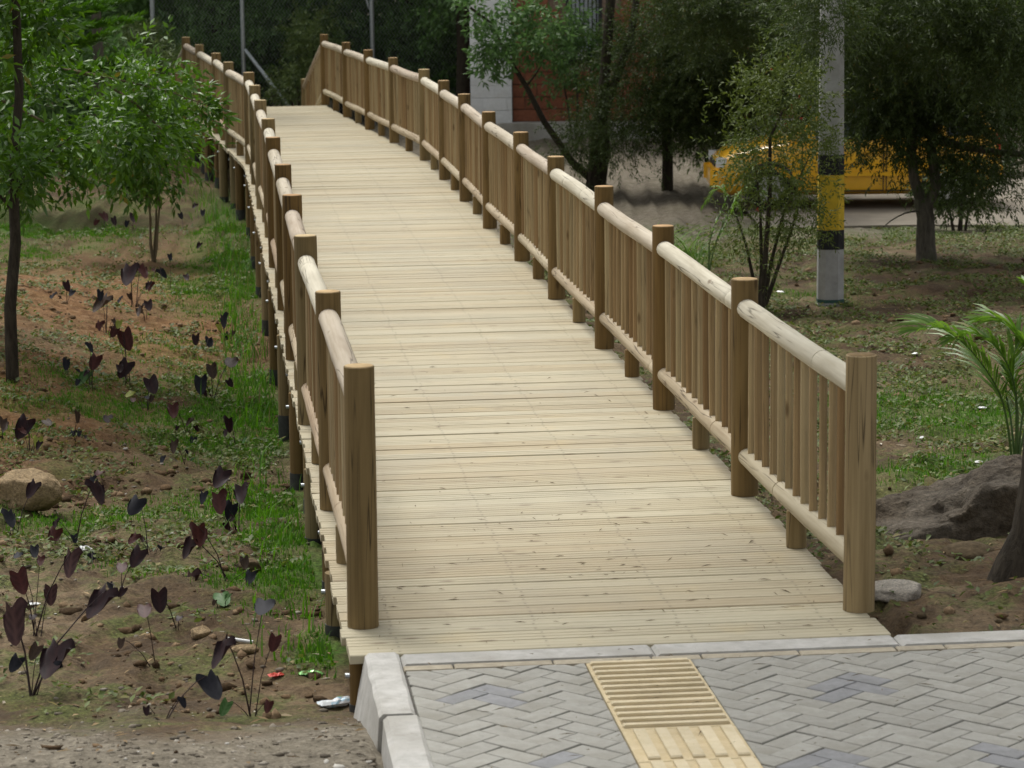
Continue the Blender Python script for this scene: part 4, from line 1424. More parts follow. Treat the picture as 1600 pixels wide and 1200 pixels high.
M['frond'] = leafmat("palm_leaflet", (.07, .15, .02, 1), (.17, .28, .05, 1), .4, .4, .35, (.25, .24, .08, 1))
def frond(parent, pts, n, ll, w, seed, drop=.5, r0=.008):
    r = random.Random(seed)
    mb = MB()
    limb(mb, pts, r0, r0 * .3, 6)
    fr = link("frond", mb.mesh("frond", M['frond_stem'], True), parent)
    Vs, Fs, var, o = [], [], [], 0
    m = len(pts) - 1
    for i in range(n):
        f = .28 + .72 * i / (n - 1)
        k = min(m - 1, int(f * m))
        p = pts[k].lerp(pts[k + 1], f * m - k)
        ax = (pts[k + 1] - pts[k]).normalized()
        sd = ax.cross(Vector((0, 0, 1)))
        sd = sd.normalized() if sd.length > .05 else Vector((0, 1, 0))
        for sg in (-1, 1):
            L = ll * (1 - .55 * abs(f - .55) / .45) * r.uniform(.85, 1.1)
            d = (ax * .75 + sd * sg * .75 + Vector((0, 0, r.uniform(-.1, .35)))).normalized()
            q = [p]
            for s_ in range(3):
                q.append(q[-1] + d * L / 3)
                d = (d + Vector((0, 0, -drop * r.uniform(.5, 1.2)))).normalized()
            wd = ax.cross(d)
            wd = (wd.normalized() if wd.length > .05 else sd) * w
            vv = [q[0] + wd * .3, q[0] - wd * .3, q[1] + wd * .5, q[1] - wd * .5, q[2] + wd * .4, q[2] - wd * .4, q[3]]
            Vs += [tuple(x) for x in vv]
            Fs += [(o, o + 1, o + 3), (o, o + 3, o + 2), (o + 2, o + 3, o + 5), (o + 2, o + 5, o + 4), (o + 4, o + 5, o + 6)]
            var += [min(1, r.uniform(0, .97))] * 5
            o += 7
    link("leaflets", npmesh("leaflets", Vs, Fs, M['frond'], var), fr)
M['frond_stem'] = simple("frond_stalk", (.07, .13, .03, 1), .5, .4, .2, 30)
B = gp(1582, 728)
root = thing("young_palm", "young palm with arching feathery fronds behind the dark boulder", "palm", B)
Yp = B.y
def rel(l, b):
    return [p - b for p in l]
def smooth_path(l, n=12):
    out = []
    m = len(l) - 1
    for i in range(n + 1):
        f = i / n * m
        k = min(m - 1, int(f))
        u = f - k
        p0, p1, p2, p3 = l[max(0, k - 1)], l[k], l[k + 1], l[min(m, k + 2)]
        out.append(.5 * ((2 * p1) + (p2 - p0) * u + (2 * p0 - 5 * p1 + 4 * p2 - p3) * u * u + (3 * p1 - p0 - 3 * p2 + p3) * u ** 3))
    return out
for i, (pp, ll) in enumerate([([(1582, 726), (1572, 650), (1555, 600), (1515, 545), (1470, 512), (1440, 515)], .40),
                              ([(1586, 726), (1588, 670), (1585, 600), (1560, 545), (1520, 520), (1490, 530)], .3),
                              ([(1596, 726), (1620, 640), (1610, 560), (1570, 505), (1535, 500)], .34),
                              ([(1588, 726), (1590, 640), (1580, 570), (1610, 510), (1660, 480)], .3),
                              ([(1592, 726), (1600, 640), (1640, 560), (1700, 540)], .3),
                              ([(1586, 726), (1580, 660), (1572, 600), (1600, 560), (1640, 560)], .16),
                              ([(1590, 726), (1606, 650), (1640, 520), (1600, 440)], .18)]):
    frond(root, smooth_path(rel([at(x, y, Yp + .08 * (i - 2) * (j / 4)) for j, (x, y) in enumerate(pp)], B), 14), 34, ll, .015, i + 60, .3)

# second, paler palm seedling behind the right railing and long leaves beside it
B = gp(1108, 425)
root = thing("young_palm", "pale young palm with drooping narrow leaves behind the right railing", "palm", B)
for i, pp in enumerate([[(1108, 425), (1118, 380), (1140, 330), (1165, 292), (1195, 300)], [(1108, 425), (1110, 370), (1135, 310), (1120, 295), (1100, 320)], [(1106, 425), (1112, 390), (1140, 340), (1150, 310), (1158, 330)]]):
    frond(root, smooth_path(rel([at(x, y, B.y + .1 * (i - 1)) for x, y in pp], B), 10), 16, .24, .022, i + 90, .75)
B = gp(1052, 420)
root = thing("strappy_plant", "clump of long green strap leaves right behind the railing", "plant", B)
rng = np.random.default_rng(3)
mbv = []
for i in range(46):
    a, L = rng.uniform(0, 6.28), rng.uniform(.35, .75)
    p = Vector((rng.uniform(-.35, .35), rng.uniform(-.25, .25), 0)); d = Vector((math.cos(a) * .35, math.sin(a) * .35, 1)).normalized()
    pts = [p]
    for k in range(6):
        pts.append(pts[-1] + d * L / 6)
        d = (d + Vector((math.cos(a) * .18, math.sin(a) * .18, -.12))).normalized()
    mb = MB()
    for k, q in enumerate(pts):
        w = Vector((-math.sin(a), math.cos(a), 0)) * .011 * (1 - (k / 6) ** 2 * .95)
        mb.v += [tuple(q - w), tuple(q + Vector((0, 0, -.004))), tuple(q + w)]
    for k in range(6):
        for e in (0, 1):
            mb.f.append((k * 3 + e, k * 3 + e + 1, k * 3 + e + 4, k * 3 + e + 3)); mb.m.append(0)
    me = mb.mesh("blade", M['frond'])
    a_ = me.attributes.new("var", 'FLOAT', 'FACE')
    a_.data.foreach_set("value", np.full(12, rng.uniform(0, .9), np.float32))
    link("blade", me, root)

# ------------------------------------------------------------------ utility pole
B = gp(1297, 478)
root = thing("utility_pole", "tapering grey concrete utility pole with black and yellow bands", "pole", B)
YP = B.y
M['pole'] = concrete("pole_concrete", (.30, .30, .29, 1), (.42, .42, .41, 1), (.25, .25, .23, 1), 10)
M['band_black'] = simple("black_band_paint", (.016, .016, .018, 1), .6, .3, .4, 20)
M['band_yellow'] = simple("yellow_band_paint", (.62, .42, .03, 1), .6, .3, .14, 12)
def octa(w, z):
    c = w * .42
    h = w / 2
    return [(-h, -c * .6, z), (-c * .6, -h, z), (c * .6, -h, z), (h, -c * .6, z), (h, c * .6, z), (c * .6, h, z), (-c * .6, h, z), (-h, c * .6, z)]
def pole_seg(name, z0, z1, mat, parent, extra=0.0):
    W = lambda z: .235 - .0105 * z
    mb = MB()
    v = octa(W(z0) + extra, z0) + octa(W(z1) + extra, z1)
    mb.add(v, [(i, (i + 1) % 8, 8 + (i + 1) % 8, 8 + i) for i in range(8)] + [tuple(range(7, -1, -1)), tuple(range(8, 16))])
    return link(name, mb.mesh(name, mat), parent)
zp = lambda py: at(1297, py, YP).z - B.z
pole_seg("shaft", -.3, 9.0, M['pole'], root)
pole_seg("black_band", zp(388), zp(358), M['band_black'], root, .005)
pole_seg("yellow_band", zp(358) + .001, zp(272), M['band_yellow'], root, .005)
pole_seg("black_band", zp(272) + .001, zp(241), M['band_black'], root, .005)
pole_seg("strap", zp(471), zp(466), simple("green_strap", (.03, .08, .07, 1), .5), root, .006)

# ------------------------------------------------------------------ flowering shrub beside the pole
B = gp(1188, 486)
YS = B.y
stems = [[(1188, 486), (1196, 400), (1203, 300), (1203, 215), (1225, 170)], [(1186, 486), (1190, 420), (1188, 330), (1180, 250)], [(1190, 486), (1205, 410), (1225, 330), (1262, 250)],
         [(1184, 486), (1178, 440), (1165, 380), (1150, 335)], [(1192, 486), (1215, 420), (1240, 350), (1250, 300)], [(1203, 215), (1185, 150), (1190, 80)]]
limbs = [([at(x, y, YS + .1 * (i - 2)) for x, y in l], .026 if i < 5 else .012, .006) for i, l in enumerate(stems)]
limbs[0] = ([off(gp(1188, 486), -.1)] + limbs[0][0][1:], .03, .01)
fl = make_tree("flowering_shrub", "thin stemmed shrub with small red flowers between railing and pole", "shrub", B, limbs,
    [dict(c=ct(1215, 250, YS), r=(.46, .5, .42), n=76, per=6, cr=.09, tl=.17, k=9, L=.055, W=.017, droop=.05),
     dict(c=ct(1215, 150, YS), r=(.42, .45, .3), n=52, per=6, cr=.09, tl=.17, k=9, L=.055, W=.017),
     dict(c=ct(1288, 215, YS - .3), r=(.12, .15, .14), n=10, per=5, cr=.05, tl=.15, k=8, L=.05, W=.016),
     dict(c=ct(1255, 330, YS), r=(.22, .4, .28), n=30, per=5, cr=.07, tl=.15, k=8, L=.05, W=.015),
     dict(c=ct(1180, 370, YS), r=(.3, .4, .3), n=28, per=5, cr=.08, tl=.15, k=8, L=.05, W=.014)],
    M['bark_dark'], M['weed'], seed=31)
M['red_flower'] = simple("red_flower", (.45, .02, .018, 1), .6, .3, .2, 40)
for (px, py) in [(1237, 166), (1250, 152), (1184, 328), (1252, 186), (1073, 230), (1228, 196), (1205, 110)]:
    if px == 1073:
        continue
    C = at(px, py, YS - .15) - B
    mb = MB()
    for k in range(14):
        d = Vector((R.gauss(0, 1), R.gauss(0, 1), R.gauss(0, .8))).normalized()
        a, b = C + d * .004, C + d * .022
        w = d.cross(Vector((0, 0, 1))).normalized() * .006
        mb.add([a - w, a + w, b + w * .6, b - w * .6], [(0, 1, 2, 3)])
    link("flower", mb.mesh("flower", M['red_flower']), fl)

# ------------------------------------------------------------------ dark fine-leaved trees on the right
def fine(c, r, n, per=10, cr=.16, **k):
    d = dict(c=c, r=r, n=int(n * 1.25), per=per, cr=cr, tl=.3, k=16, L=.062, W=.017, droop=.25, spread=.9, shell=.35)
    d.update(k)
    return d
# forked tree right of the pole
B = gp(1450, 408)
YA = B.y
limbs = [([off(B, -.12), at(1446, 385, YA), at(1446, 340, YA), at(1440, 310, YA)], .118, .085),
         ([at(1443, 325, YA), at(1428, 280, YA), at(1424, 240, YA), at(1430, 120, YA), at(1450, -200, YA)], .065, .04),
         ([at(1446, 330, YA), at(1462, 290, YA), at(1455, 230, YA), at(1470, 100, YA), at(1500, -200, YA + .4)], .065, .04),
         (curve(at(1458, 215, YA), at(1640, 240, YA - .4), (0, 0, -.06), 8, 4), .05, .025),
         (curve(at(1400, 165, YA), at(1625, 262, YA + .5), (0, 0, .1), 8, 5), .04, .02),
         (curve(at(1440, 330, YA), at(1380, 355, YA - .5), (0, 0, .05), 6, 6), .012, .005)]
make_tree("forked_tree", "forked grey trunked tree with dark drooping fine foliage right of the pole", "tree", B, limbs,
    [fine(ct(1450, 60, YA), (1.35, 1.3, .62), 95), fine(ct(1560, 150, YA - .4), (.7, .9, .42), 55), fine(ct(1385, 140, YA), (.6, .9, .5), 50),
     fine(ct(1395, 210, YA), (.35, .6, .2), 20, droop=.6), fine(ct(1520, 255, YA + .3), (.5, .7, .22), 30, droop=.5), fine(ct(1350, 30, YA), (.5, 1.0, .5), 40), fine(ct(1285, 22, 24.0), (.36, .3, .22), 34, per=7, cr=.08, L=.05, W=.013), fine(ct(1345, 140, YA + .5), (.5, .6, .24), 40), fine(ct(1440, 165, YA + .6), (.6, .6, .2), 36), fine(ct(1330, 40, YA - 1.5), (.5, .6, .3), 44), fine(ct(1500, 20, YA - 2), (.9, .6, .3), 60), fine(ct(1400, -10, YA - 3), (1.0, .7, .3), 70), fine(ct(1570, 60, YA - 3), (.6, .7, .35), 60), fine(ct(1560, 60, YA + 1), (.8, .8, .6), 60),
     fine(ct(1480, -330, YA), (2.4, 2.4, 1.5), 45, 9, .3, tl=.4, k=9, L=.12, W=.04)],
    M['bark_grey'], M['leaf_dark'], seed=41)
# several-stemmed tree between bridge and car
B = gp(928, 296)
YB = B.y
limbs = [([off(B, -.12), at(930, 255, YB), at(936, 200, YB), at(945, 120, YB), at(960, -80, YB)], .13, .06),
         ([at(936, 290, YB), at(944, 230, YB), at(942, 180, YB), at(985, 60, YB), at(1010, -100, YB + .4)], .10, .04),
         ([at(922, 278, YB), at(895, 255, YB), at(850, 190, YB - .2), at(822, 135, YB - .3), at(800, 100, YB - .4), at(765, 35, YB - .5), at(735, 12, YB - .6)], .06, .018),
         (curve(at(822, 135, YB - .3), at(850, 92, YB - .2), (0, 0, -.03), 5, 2), .018, .006)]
make_tree("leaning_tree", "several stemmed tree with one bough leaning left toward the white wall", "tree", B, limbs,
    [fine(ct(968, 195, YB - .3), (.58, .9, .33), 42), fine(ct(1015, 95, YB), (.8, 1.1, .55), 70), fine(ct(1100, 60, YB - .6), (.9, 1.1, .6), 80),
     fine(ct(912, 225, YB - .4), (.26, .5, .14), 10), fine(ct(1085, 150, YB - .3), (.7, .9, .4), 50), fine(ct(1000, -260, YB), (2.4, 2.4, 1.4), 45, 9, .3, tl=.4, k=9, L=.12, W=.04)],
    M['bark_dark'], M['leaf_dark'], seed=42)
# the leaning bough carries broader leaves: its own twin-trunk neighbour
rng = np.random.default_rng(51)
lt = bpy.data.objects["leaning_tree"]
parts = []
for c, r, n in ((ct(800, 60, YB - .5), (.42, .5, .36), 26), (ct(855, 25, YB - .3), (.5, .6, .28), 20), (ct(775, 100, YB - .5), (.2, .3, .14), 8), (ct(872, 78, YB - .3), (.22, .3, .14), 5), (ct(740, 5, YB - .5), (.3, .4, .14), 8)):
    P_, D_ = clumps(rng, Vector(c) - lt.location, r, n, 5, .09, .4)
    parts.append(twig_leaves(P_, D_, .24, 8, .11, .045, rng, .9, .2))
V, F, var = join(parts)
link("broad_foliage", npmesh("broad_foliage", V, F, M['leaf_deep'], var), lt)
B = gp(1043, 297)
YC = B.y
make_tree("straight_tree", "straight dark trunked tree between the leaning tree and the car", "tree", B,
    [([off(B, -.12), at(1043, 250, YC), at(1041, 190, YC), at(1046, 90, YC), at(1050, -160, YC)], .085, .05)],
    [fine(ct(1060, 170, YC - .3), (.55, .8, .3), 34), fine(ct(1170, 90, YC - 1), (.8, 1.0, .55), 64), fine(ct(1140, 185, YC - .6), (.4, .6, .24), 18), fine(ct(1240, 40, YC - 1.5), (.7, .9, .45), 46), fine(ct(1245, 120, YC - 1.2), (.55, .6, .35), 44), fine(ct(1190, 20, YC - 3), (.8, .6, .35), 70), fine(ct(1080, 5, YC - 3), (.6, .6, .3), 44), fine(ct(1150, 140, YC - .5), (.5, .6, .3), 36),
     fine(ct(1100, -280, YC), (2.2, 2.2, 1.4), 40, 9, .3, tl=.4, k=9, L=.12, W=.04)],
    M['bark_dark'], M['leaf_dark'], seed=43)

# ------------------------------------------------------------------ yellow taxi
YT = 36.6
gT = gz(4.2, YT)
PT = at(1103, 300, YT)
zT = -.826
car = thing("taxi", "small yellow taxi parked on the road behind the trees", "car", (PT.x + 1.88, YT, zT))
M['car'] = simple("taxi_yellow_paint", (.80, .43, .02, 1), .3, .5, .05, 8, .0, 0, .6)
M['glass'] = simple("car_glass", (.02, .03, .035, 1), .06, .8, .05)
M['rubber'] = simple("tyre_rubber", (.015, .015, .016, 1), .8, .2, .2, 30)
M['alloy'] = simple("wheel_alloy", (.45, .46, .47, 1), .35, .5, .1, 20, 0, .8)
M['trim'] = simple("black_trim", (.02, .02, .022, 1), .5, .4, .2)
M['lamp'] = simple("headlight_lens", (.75, .78, .8, 1), .1, .8, .05)
M['tail'] = simple("tail_lens", (.55, .04, .02, 1), .15, .7, .05)
st = [(-1.80, .34, .50, .52, .52), (-1.76, .22, .60, .63, .66), (-1.62, .19, .68, .735, .74), (-1.3, .18, .76, .82, .775), (-.92, .18, .83, .90, .79), (-.75, .18, .86, .905, .795), (0, .18, .88, .90, .80), (.9, .18, .90, .91, .80),
      (1.5, .2, .92, .93, .785), (1.70, .24, .90, .92, .75), (1.79, .34, .80, .82, .68)]
mb = MB()
rings = []
for (x, zb, zs, zt, hw) in st:
    half = [(0, zb), (.8 * hw, zb), (.95 * hw, zb + .07), (hw, (zb + zs) * .5), (.985 * hw, zs - .05), (.93 * hw, zs), (.55 * hw, zt), (0, zt + .005)]
    ring = [(x, -y, z) for y, z in half] + [(x, y, z) for y, z in half[-2:0:-1]]
    mb.v += ring
    rings.append(len(ring))
n = rings[0]
for i in range(len(st) - 1):
    for k in range(n):
        mb.f.append((i * n + k, i * n + (k + 1) % n, (i + 1) * n + (k + 1) % n, (i + 1) * n + k)); mb.m.append(0)
mb.f.append(tuple(range(n))[::-1]); mb.m.append(0)
mb.f.append(tuple((len(st) - 1) * n + k for k in range(n))); mb.m.append(0)
me = mb.mesh("body", M['car'], True)
body = link("body", me, car)
# cabin: roof and pillars, panes set between them
mb = MB()
roof = [(-.30, 1.34, .56), (-.1, 1.41, .58), (.5, 1.455, .6), (1.1, 1.43, .59), (1.42, 1.37, .56)]
for (x, z, hw) in roof:
    mb.v += [(x, -hw, z - .045), (x, -hw * .93, z), (x, 0, z + .02), (x, hw * .93, z), (x, hw, z - .045)]
for i in range(4):
    for k in range(4):
        mb.f.append((i * 5 + k, i * 5 + k + 1, (i + 1) * 5 + k + 1, (i + 1) * 5 + k)); mb.m.append(0)
for sg in (-1, 1):
    for (x0, z0, y0, x1, z1, y1, w) in ((-.86, .86, .74, -.28, 1.33, .56, .05), (.33, .88, .765, .36, 1.41, .59, .07), (1.05, .9, .765, 1.02, 1.40, .585, .08), (1.68, .9, .71, 1.40, 1.35, .55, .10)):
        a, b = Vector((x0, sg * y0, z0)), Vector((x1, sg * y1, z1))
        mb.tube([a, b], [w * .75, w * .6], 6)
link("roof", mb.mesh("roof", M['car'], True), car)
def pane(pts):
    c = Vector((0, 0, 1.05))
    mb = MB()
    pts = [Vector(p) for p in pts]
    cen = sum(pts, Vector()) / len(pts)
    inn = [p + (Vector((cen.x * .6 + .2, 0, 1.1)) - p) * .02 for p in pts]
    k = len(pts)
    mb.add(pts + inn, [tuple(range(k)), tuple(range(2 * k - 1, k - 1, -1))] + [(i, k + i, k + (i + 1) % k, (i + 1) % k) for i in range(k)])
    link("window_pane", mb.mesh("window_pane", M['glass']), car)
for sg in (-1, 1):
    pane([(-.78, sg * .745, .885), (.32, sg * .77, .9), (.35, sg * .6, 1.385), (-.24, sg * .575, 1.32)])
    pane([(.40, sg * .77, .9), (1.02, sg * .77, .915), (1.0, sg * .6, 1.375), (.42, sg * .602, 1.385)])
    pane([(1.10, sg * .765, .92), (1.6, sg * .73, .925), (1.38, sg * .57, 1.325), (1.08, sg * .592, 1.37)])
pane([(-.86, -.70, .9), (-.86, .70, .9), (-.31, .54, 1.335), (-.31, -.54, 1.335)])
pane([(1.70, -.66, .93), (1.70, .66, .93), (1.43, .53, 1.34), (1.43, -.53, 1.34)])
for sg in (-1, 1):
    for x in (-1.12, 1.12):
        y = sg * .70
        mb = MB()
        mb.tube([(x, y - sg * .09, .28), (x, y - sg * .08, .28), (x, y + sg * .07, .28), (x, y + sg * .085, .28)], [.24, .28, .28, .25], 22)
        wh = link("wheel", mb.mesh("wheel", M['rubber'], True), car)
        mb = MB()
        mb.tube([(x, y + sg * .07, .28), (x, y + sg * .088, .28)], [.175, .16], 18)
        for k in range(6):
            a = k * 1.047
            mb.box((x + .1 * math.cos(a), y + sg * .095, .28 + .1 * math.sin(a)), (.14, .02, .035), M=Matrix.Rotation(-a, 4, 'Y'))
        link("rim", mb.mesh("rim", M['alloy']), wh)
        mb = MB()
        pts = [(x + .315 * math.cos(a), sg * .792, .28 + .315 * math.sin(a)) for a in np.linspace(-.35, 3.49, 12)]
        mb.tube(pts, .03, 6)
        link("wheel_arch", mb.mesh("wheel_arch", M['trim'], True), car)
    mb = MB()
    mb.box((-1.70, sg * .58, .60), (.14, .2, .12), sg * .35)
    link("headlight", mb.mesh("headlight", M['lamp']), car)
    mb = MB()
    mb.box((1.745, sg * .64, .78), (.09, .14, .26))
    link("tail_light", mb.mesh("tail_light", M['tail']), car)
    mb = MB()
    mb.box((-.62, sg * .87, .95), (.09, .16, .11), 0)
    link("mirror", mb.mesh("mirror", M['car']), car)
    for x0, x1 in ((-.72, .30), (.34, 1.0)):
        y = sg * .806
        mb = MB()
        w = .012
        for a, b in (((x0, .24), (x0, .84)), ((x1, .24), (x1, .86)), ((x0, .24), (x1, .24))):
            mb.box(((a[0] + b[0]) / 2, y - sg * .002, (a[1] + b[1]) / 2), (abs(a[0] - b[0]) + w, .012, abs(a[1] - b[1]) + w))
        dr = link("door_seam", mb.mesh("door_seam", M['trim']), car)
        mb = MB()
        mb.box((x1 - .14, y + sg * .008, .74), (.14, .03, .035))
        link("door_handle", mb.mesh("door_handle", M['car']), dr)
    mb = MB()
    mb.box((.05, sg * .807, .45), (2.0, .014, .05))
    link("side_strip", mb.mesh("side_strip", M['car']), car)
mb = MB()
mb.box((-1.79, 0, .38), (.1, 1.15, .2)); mb.box((-1.77, -.62, .40), (.14, .16, .2), .5); mb.box((-1.77, .62, .40), (.14, .16, .2), -.5)
link("front_bumper", mb.mesh("front_bumper", M['car']), car)
mb = MB()
mb.box((-1.775, 0, .56), (.05, .8, .06))
link("grille", mb.mesh("grille", M['trim']), car)
mb = MB()
mb.box((1.80, 0, .42), (.1, 1.2, .2))
link("rear_bumper", mb.mesh("rear_bumper", M['car']), car)
# two rows of dark door lettering, too small in the photograph to read
mb = MB()
for row, (z, n_, h_) in enumerate(((.70, 8, .04), (.60, 6, .07))):
    for k in range(n_):
        x = -.02 + k * .15 / n_
        mb.box((x, -.8085, z), (.006, .004, h_))
        mb.box((x + .005, -.8085, z + (.4 * h_ if k % 2 else -.4 * h_)), (.010, .004, .006))
link("door_lettering", mb.mesh("door_lettering", M['trim']), car)

# ------------------------------------------------------------------ building behind the trees
YW = 47.0
xl, xm, xr = at(735, 150, YW).x, at(800, 150, YW).x, at(1175, 150, YW).x
zg = gz(1.0, YW) - .02
z0 = at(770, 192, YW).z
bld = thing("brick_building", "red block building with a white painted end pier and barred window", "building", (xl, YW, zg))
M['whitewash'] = concrete("white_painted_block", (.74, .76, .77, 1), (.82, .84, .85, 1), (.66, .67, .66, 1), 18)
M['block'] = concrete("red_clay_block", (.20, .075, .042, 1), (.30, .118, .068, 1), (.18, .08, .055, 1), 20)
M['joint'] = simple("mortar_joint", (.22, .16, .12, 1), .95, .1, .2, 30)
def rl(x, y, z):
    return (x - xl, y - YW, z - zg)
# plinth and backing walls
mb = MB()
mb.box(rl((xl + xr + 2) / 2 + .1, YW + .06, zg + .0), (xr + 2 - xl + .5, .5, (z0 - zg) * 2))
link("plinth", mb.mesh("plinth", M['kerb']), bld)
WX0, WX1, WZ0, WZ1 = at(885, 105, YW).x, at(942, 105, YW).x, at(900, 100, YW).z, at(900, -20, YW).z
TOPZ = z0 + 5.0
mb = MB()
mb.box(rl((xl + xm) / 2, YW + .20, (z0 + TOPZ) / 2), (xm - xl - .02, .30, TOPZ - z0))
link("pier", mb.mesh("pier", M['whitewash']), bld)
mb = MB()
def wallbox(x0, x1, za, zb):
    mb.box(rl((x0 + x1) / 2, YW + .30, (za + zb) / 2), (x1 - x0, .16, zb - za))
wallbox(xm, WX0, z0, TOPZ); wallbox(WX1, xr + 2, z0, TOPZ); wallbox(WX0, WX1, z0, WZ0); wallbox(WX0, WX1, WZ1, TOPZ)
link("wall", mb.mesh("wall", M['joint']), bld)
# white blocks of the pier
bh = .205
rows_n = 11
def block_mesh(w, h, d, mat):
    mb = MB()
    mb.box((0, 0, 0), (w, d, h))
    me = mb.mesh("block", mat)
    return me
r_ = 0
z = z0
while z < z0 + 2.9:
    half = r_ % 2
    xs = [0, .36 if half else .40, xm - xl] if not half else [0, .2, .60, xm - xl]
    for a, b in zip(xs[:-1], xs[1:]):
        if b - a < .03: continue
        o = link("white_block", block_mesh(b - a - .004, bh - .004, .06, M['whitewash']), bld)
        o.location = rl(xl + (a + b) / 2, YW + .025 + R.uniform(-.003, .003), z + bh / 2)
    z += bh; r_ += 1
mb = MB()
mb.box(rl((xl + xm) / 2, YW + .026, (z + TOPZ) / 2), (xm - xl, .06, TOPZ - z - .004))
link("white_render", mb.mesh("white_render", M['whitewash']), bld)
BW = .40
bmsh = {}
z, r_ = z0, 0
while z < z0 + 2.6:
    x = xm + .012 - (BW / 2 if r_ % 2 else 0)
    while x < xr + .5:
        a, b = max(x, xm + .012), x + BW
        if not (z + bh > WZ0 and z < WZ1 and b > WX0 and a < WX1) and b - a > .05:
            key = round(b - a, 3)
            if key not in bmsh:
                bmsh[key] = block_mesh(b - a - .012, bh - .014, .05, M['block'])
            o = link("brick", bmsh[key], bld)
            o.location = rl((a + b) / 2, YW + .205 + R.uniform(-.004, .003), z + bh / 2)
        x += BW
    z += bh; r_ += 1
mb = MB()
mb.box(rl((xm + xr + 2) / 2, YW + .2, (z + TOPZ) / 2 + .004), (xr + 2 - xm, .045, TOPZ - z))
link("upper_wall", mb.mesh("upper_wall", M['block']), bld)
# window: frame, pane, bars
mb = MB()
fw = .06
for c, s_ in (((WX0 + fw / 2, WZ0, WZ1), 'v'), ((WX1 - fw / 2, WZ0, WZ1), 'v')):
    mb.box(rl(c[0], YW + .25, (c[1] + c[2]) / 2), (fw, .09, c[2] - c[1]))
mb.box(rl((WX0 + WX1) / 2, YW + .25, WZ0 + fw / 2), (WX1 - WX0 - 2 * fw, .09, fw))
win = link("window", mb.mesh("window", M['trim']), bld)
mb = MB()
mb.box(rl((WX0 + WX1) / 2, YW + .29, (WZ0 + WZ1) / 2), (WX1 - WX0 - 2 * fw, .02, WZ1 - WZ0 - fw))
link("pane", mb.mesh("pane", simple("pale_blue_glass", (.62, .66, .72, 1), .2, .6, .1, 3)), win)  # one pale blue-white tone across the whole pane
for k in range(7):
    x = WX0 + fw + (WX1 - WX0 - 2 * fw) * (k + .5) / 7
    mb = MB()
    mb.tube([rl(x, YW + .20, WZ0 + .0), rl(x, YW + .20, WZ1)], .012, 6)
    link("bar", mb.mesh("bar", M['trim']), win)
mb = MB()
mb.box((3.6, 3.0, TOPZ - zg + .1), (9.0, 7.0, .16))
link("roof", mb.mesh("roof", M['joint']), bld)
mb = MB()
mb.box((4.2, 3.2, (TOPZ - zg) / 2), (8.0, 5.6, TOPZ - zg - .1))
link("rear_wall", mb.mesh("rear_wall", M['joint']), bld)

# ------------------------------------------------------------------ chain link fence beyond the far end
YF = 49.3
fx0, fx1 = at(240, 60, YF).x, at(730, 60, YF).x
zf = gz(-4, YF)
fence = thing("chain_link_fence", "grey chain link fence with steel posts and one slanting brace beyond the bridge", "fence", (fx0, YF, zf))
HF = 3.0
for px in (240, 380, 582):
    x = at(px, 60, YF).x
    mb = MB()
    mb.tube([(x - fx0, -.04, -.3), (x - fx0, -.04, HF)], .038 if px == 380 else .04, 10)
    link("post", mb.mesh("post", M['zinc'], True), fence)
mb = MB()
a, b = at(383, 78, YF - .1), at(470, 190, YF - .9)
b2 = a + (b - a) * 1.25
mb.tube([a - fence.location, b2 - fence.location], .034, 8)
link("brace", mb.mesh("brace", M['zinc'], True), fence)
mb = MB()
mb.tube([at(576, 12, YF) - fence.location, at(566, -30, YF) - fence.location], .02, 6)
mb.tube([at(582, 20, YF) - fence.location, at(575, 10, YF) - fence.location], .02, 6)
link("strut", mb.mesh("strut", M['zinc'], True), fence)
pitch = .062
V, F = [], []
nz = int(HF / (pitch / 1))
nx_ = int((fx1 - fx0) / pitch)
r_ = .003
for i in range(nx_):
    o = len(V)
    for k in range(nz + 1):
        x = (i + (.5 if k % 2 else -.5) * 1.0) * pitch + pitch / 2
        z = k * pitch
        y = .004 * (1 if k % 2 else -1)
        V += [(x - r_, y - r_, z), (x + r_, y - r_, z), (x, y + r_, z)]
    for k in range(nz):
        for e in range(3):
            e2 = (e + 1) % 3
            F.append((o + k * 3 + e, o + k * 3 + e2, o + k * 3 + 3 + e2, o + k * 3 + 3 + e))
o = link("chain_link_mesh", npmesh("chain_link_mesh", V, F, simple("dull_wire", (.30, .31, .31, 1), .6, .4)), fence)
o["kind"] = "stuff"

# ------------------------------------------------------------------ greenery beyond the fence
def big_tree(name, label, x, y, r, h, crowns, barkm, leafm, seed, group="trees beyond the fence"):
    z = gz(x, y)
    B = Vector((x, y, z))
    limbs = [([(x, y, z - .1), (x + .03, y, z + 1.5), (x - .02, y, z + 3.5), (x + .1, y, z + h)], r, r * .6)]
    return make_tree(name, label, "tree", B, limbs, crowns, barkm, leafm, group, seed)
def broad(c, r, n, per=9, L=.16, W=.06, **k):
    d = dict(c=c, r=r, n=n, per=per, cr=.22, tl=.4, k=8, L=L, W=W, droop=.3, spread=.9, shell=.3)
    d.update(k)
    return d
YQ = 53.0
x = at(338, 60, YQ).x
big_tree("dark_tree", "thick dark trunk behind the fence, left of the steel brace post", x, YQ, .13, 6, [broad(ct(300, 5, YQ + .3), (2.0, 1.2, .55), 60), broad((x, YQ, 5), (3.5, 3.2, 1.8), 90, L=.25, W=.1)], M['bark_dark'], M['leaf_deep'], 61)
x = at(362, 60, YQ + 1).x
big_tree("dark_tree", "second thinner dark trunk just right of the thick one behind the fence", x, YQ + 1, .09, 6, [broad((x + .5, YQ + 1, 4.8), (3.0, 3.0, 1.6), 70, L=.25, W=.1)], M['bark_dark'], M['leaf_deep'], 62)
x = at(722, 60, 48.6).x
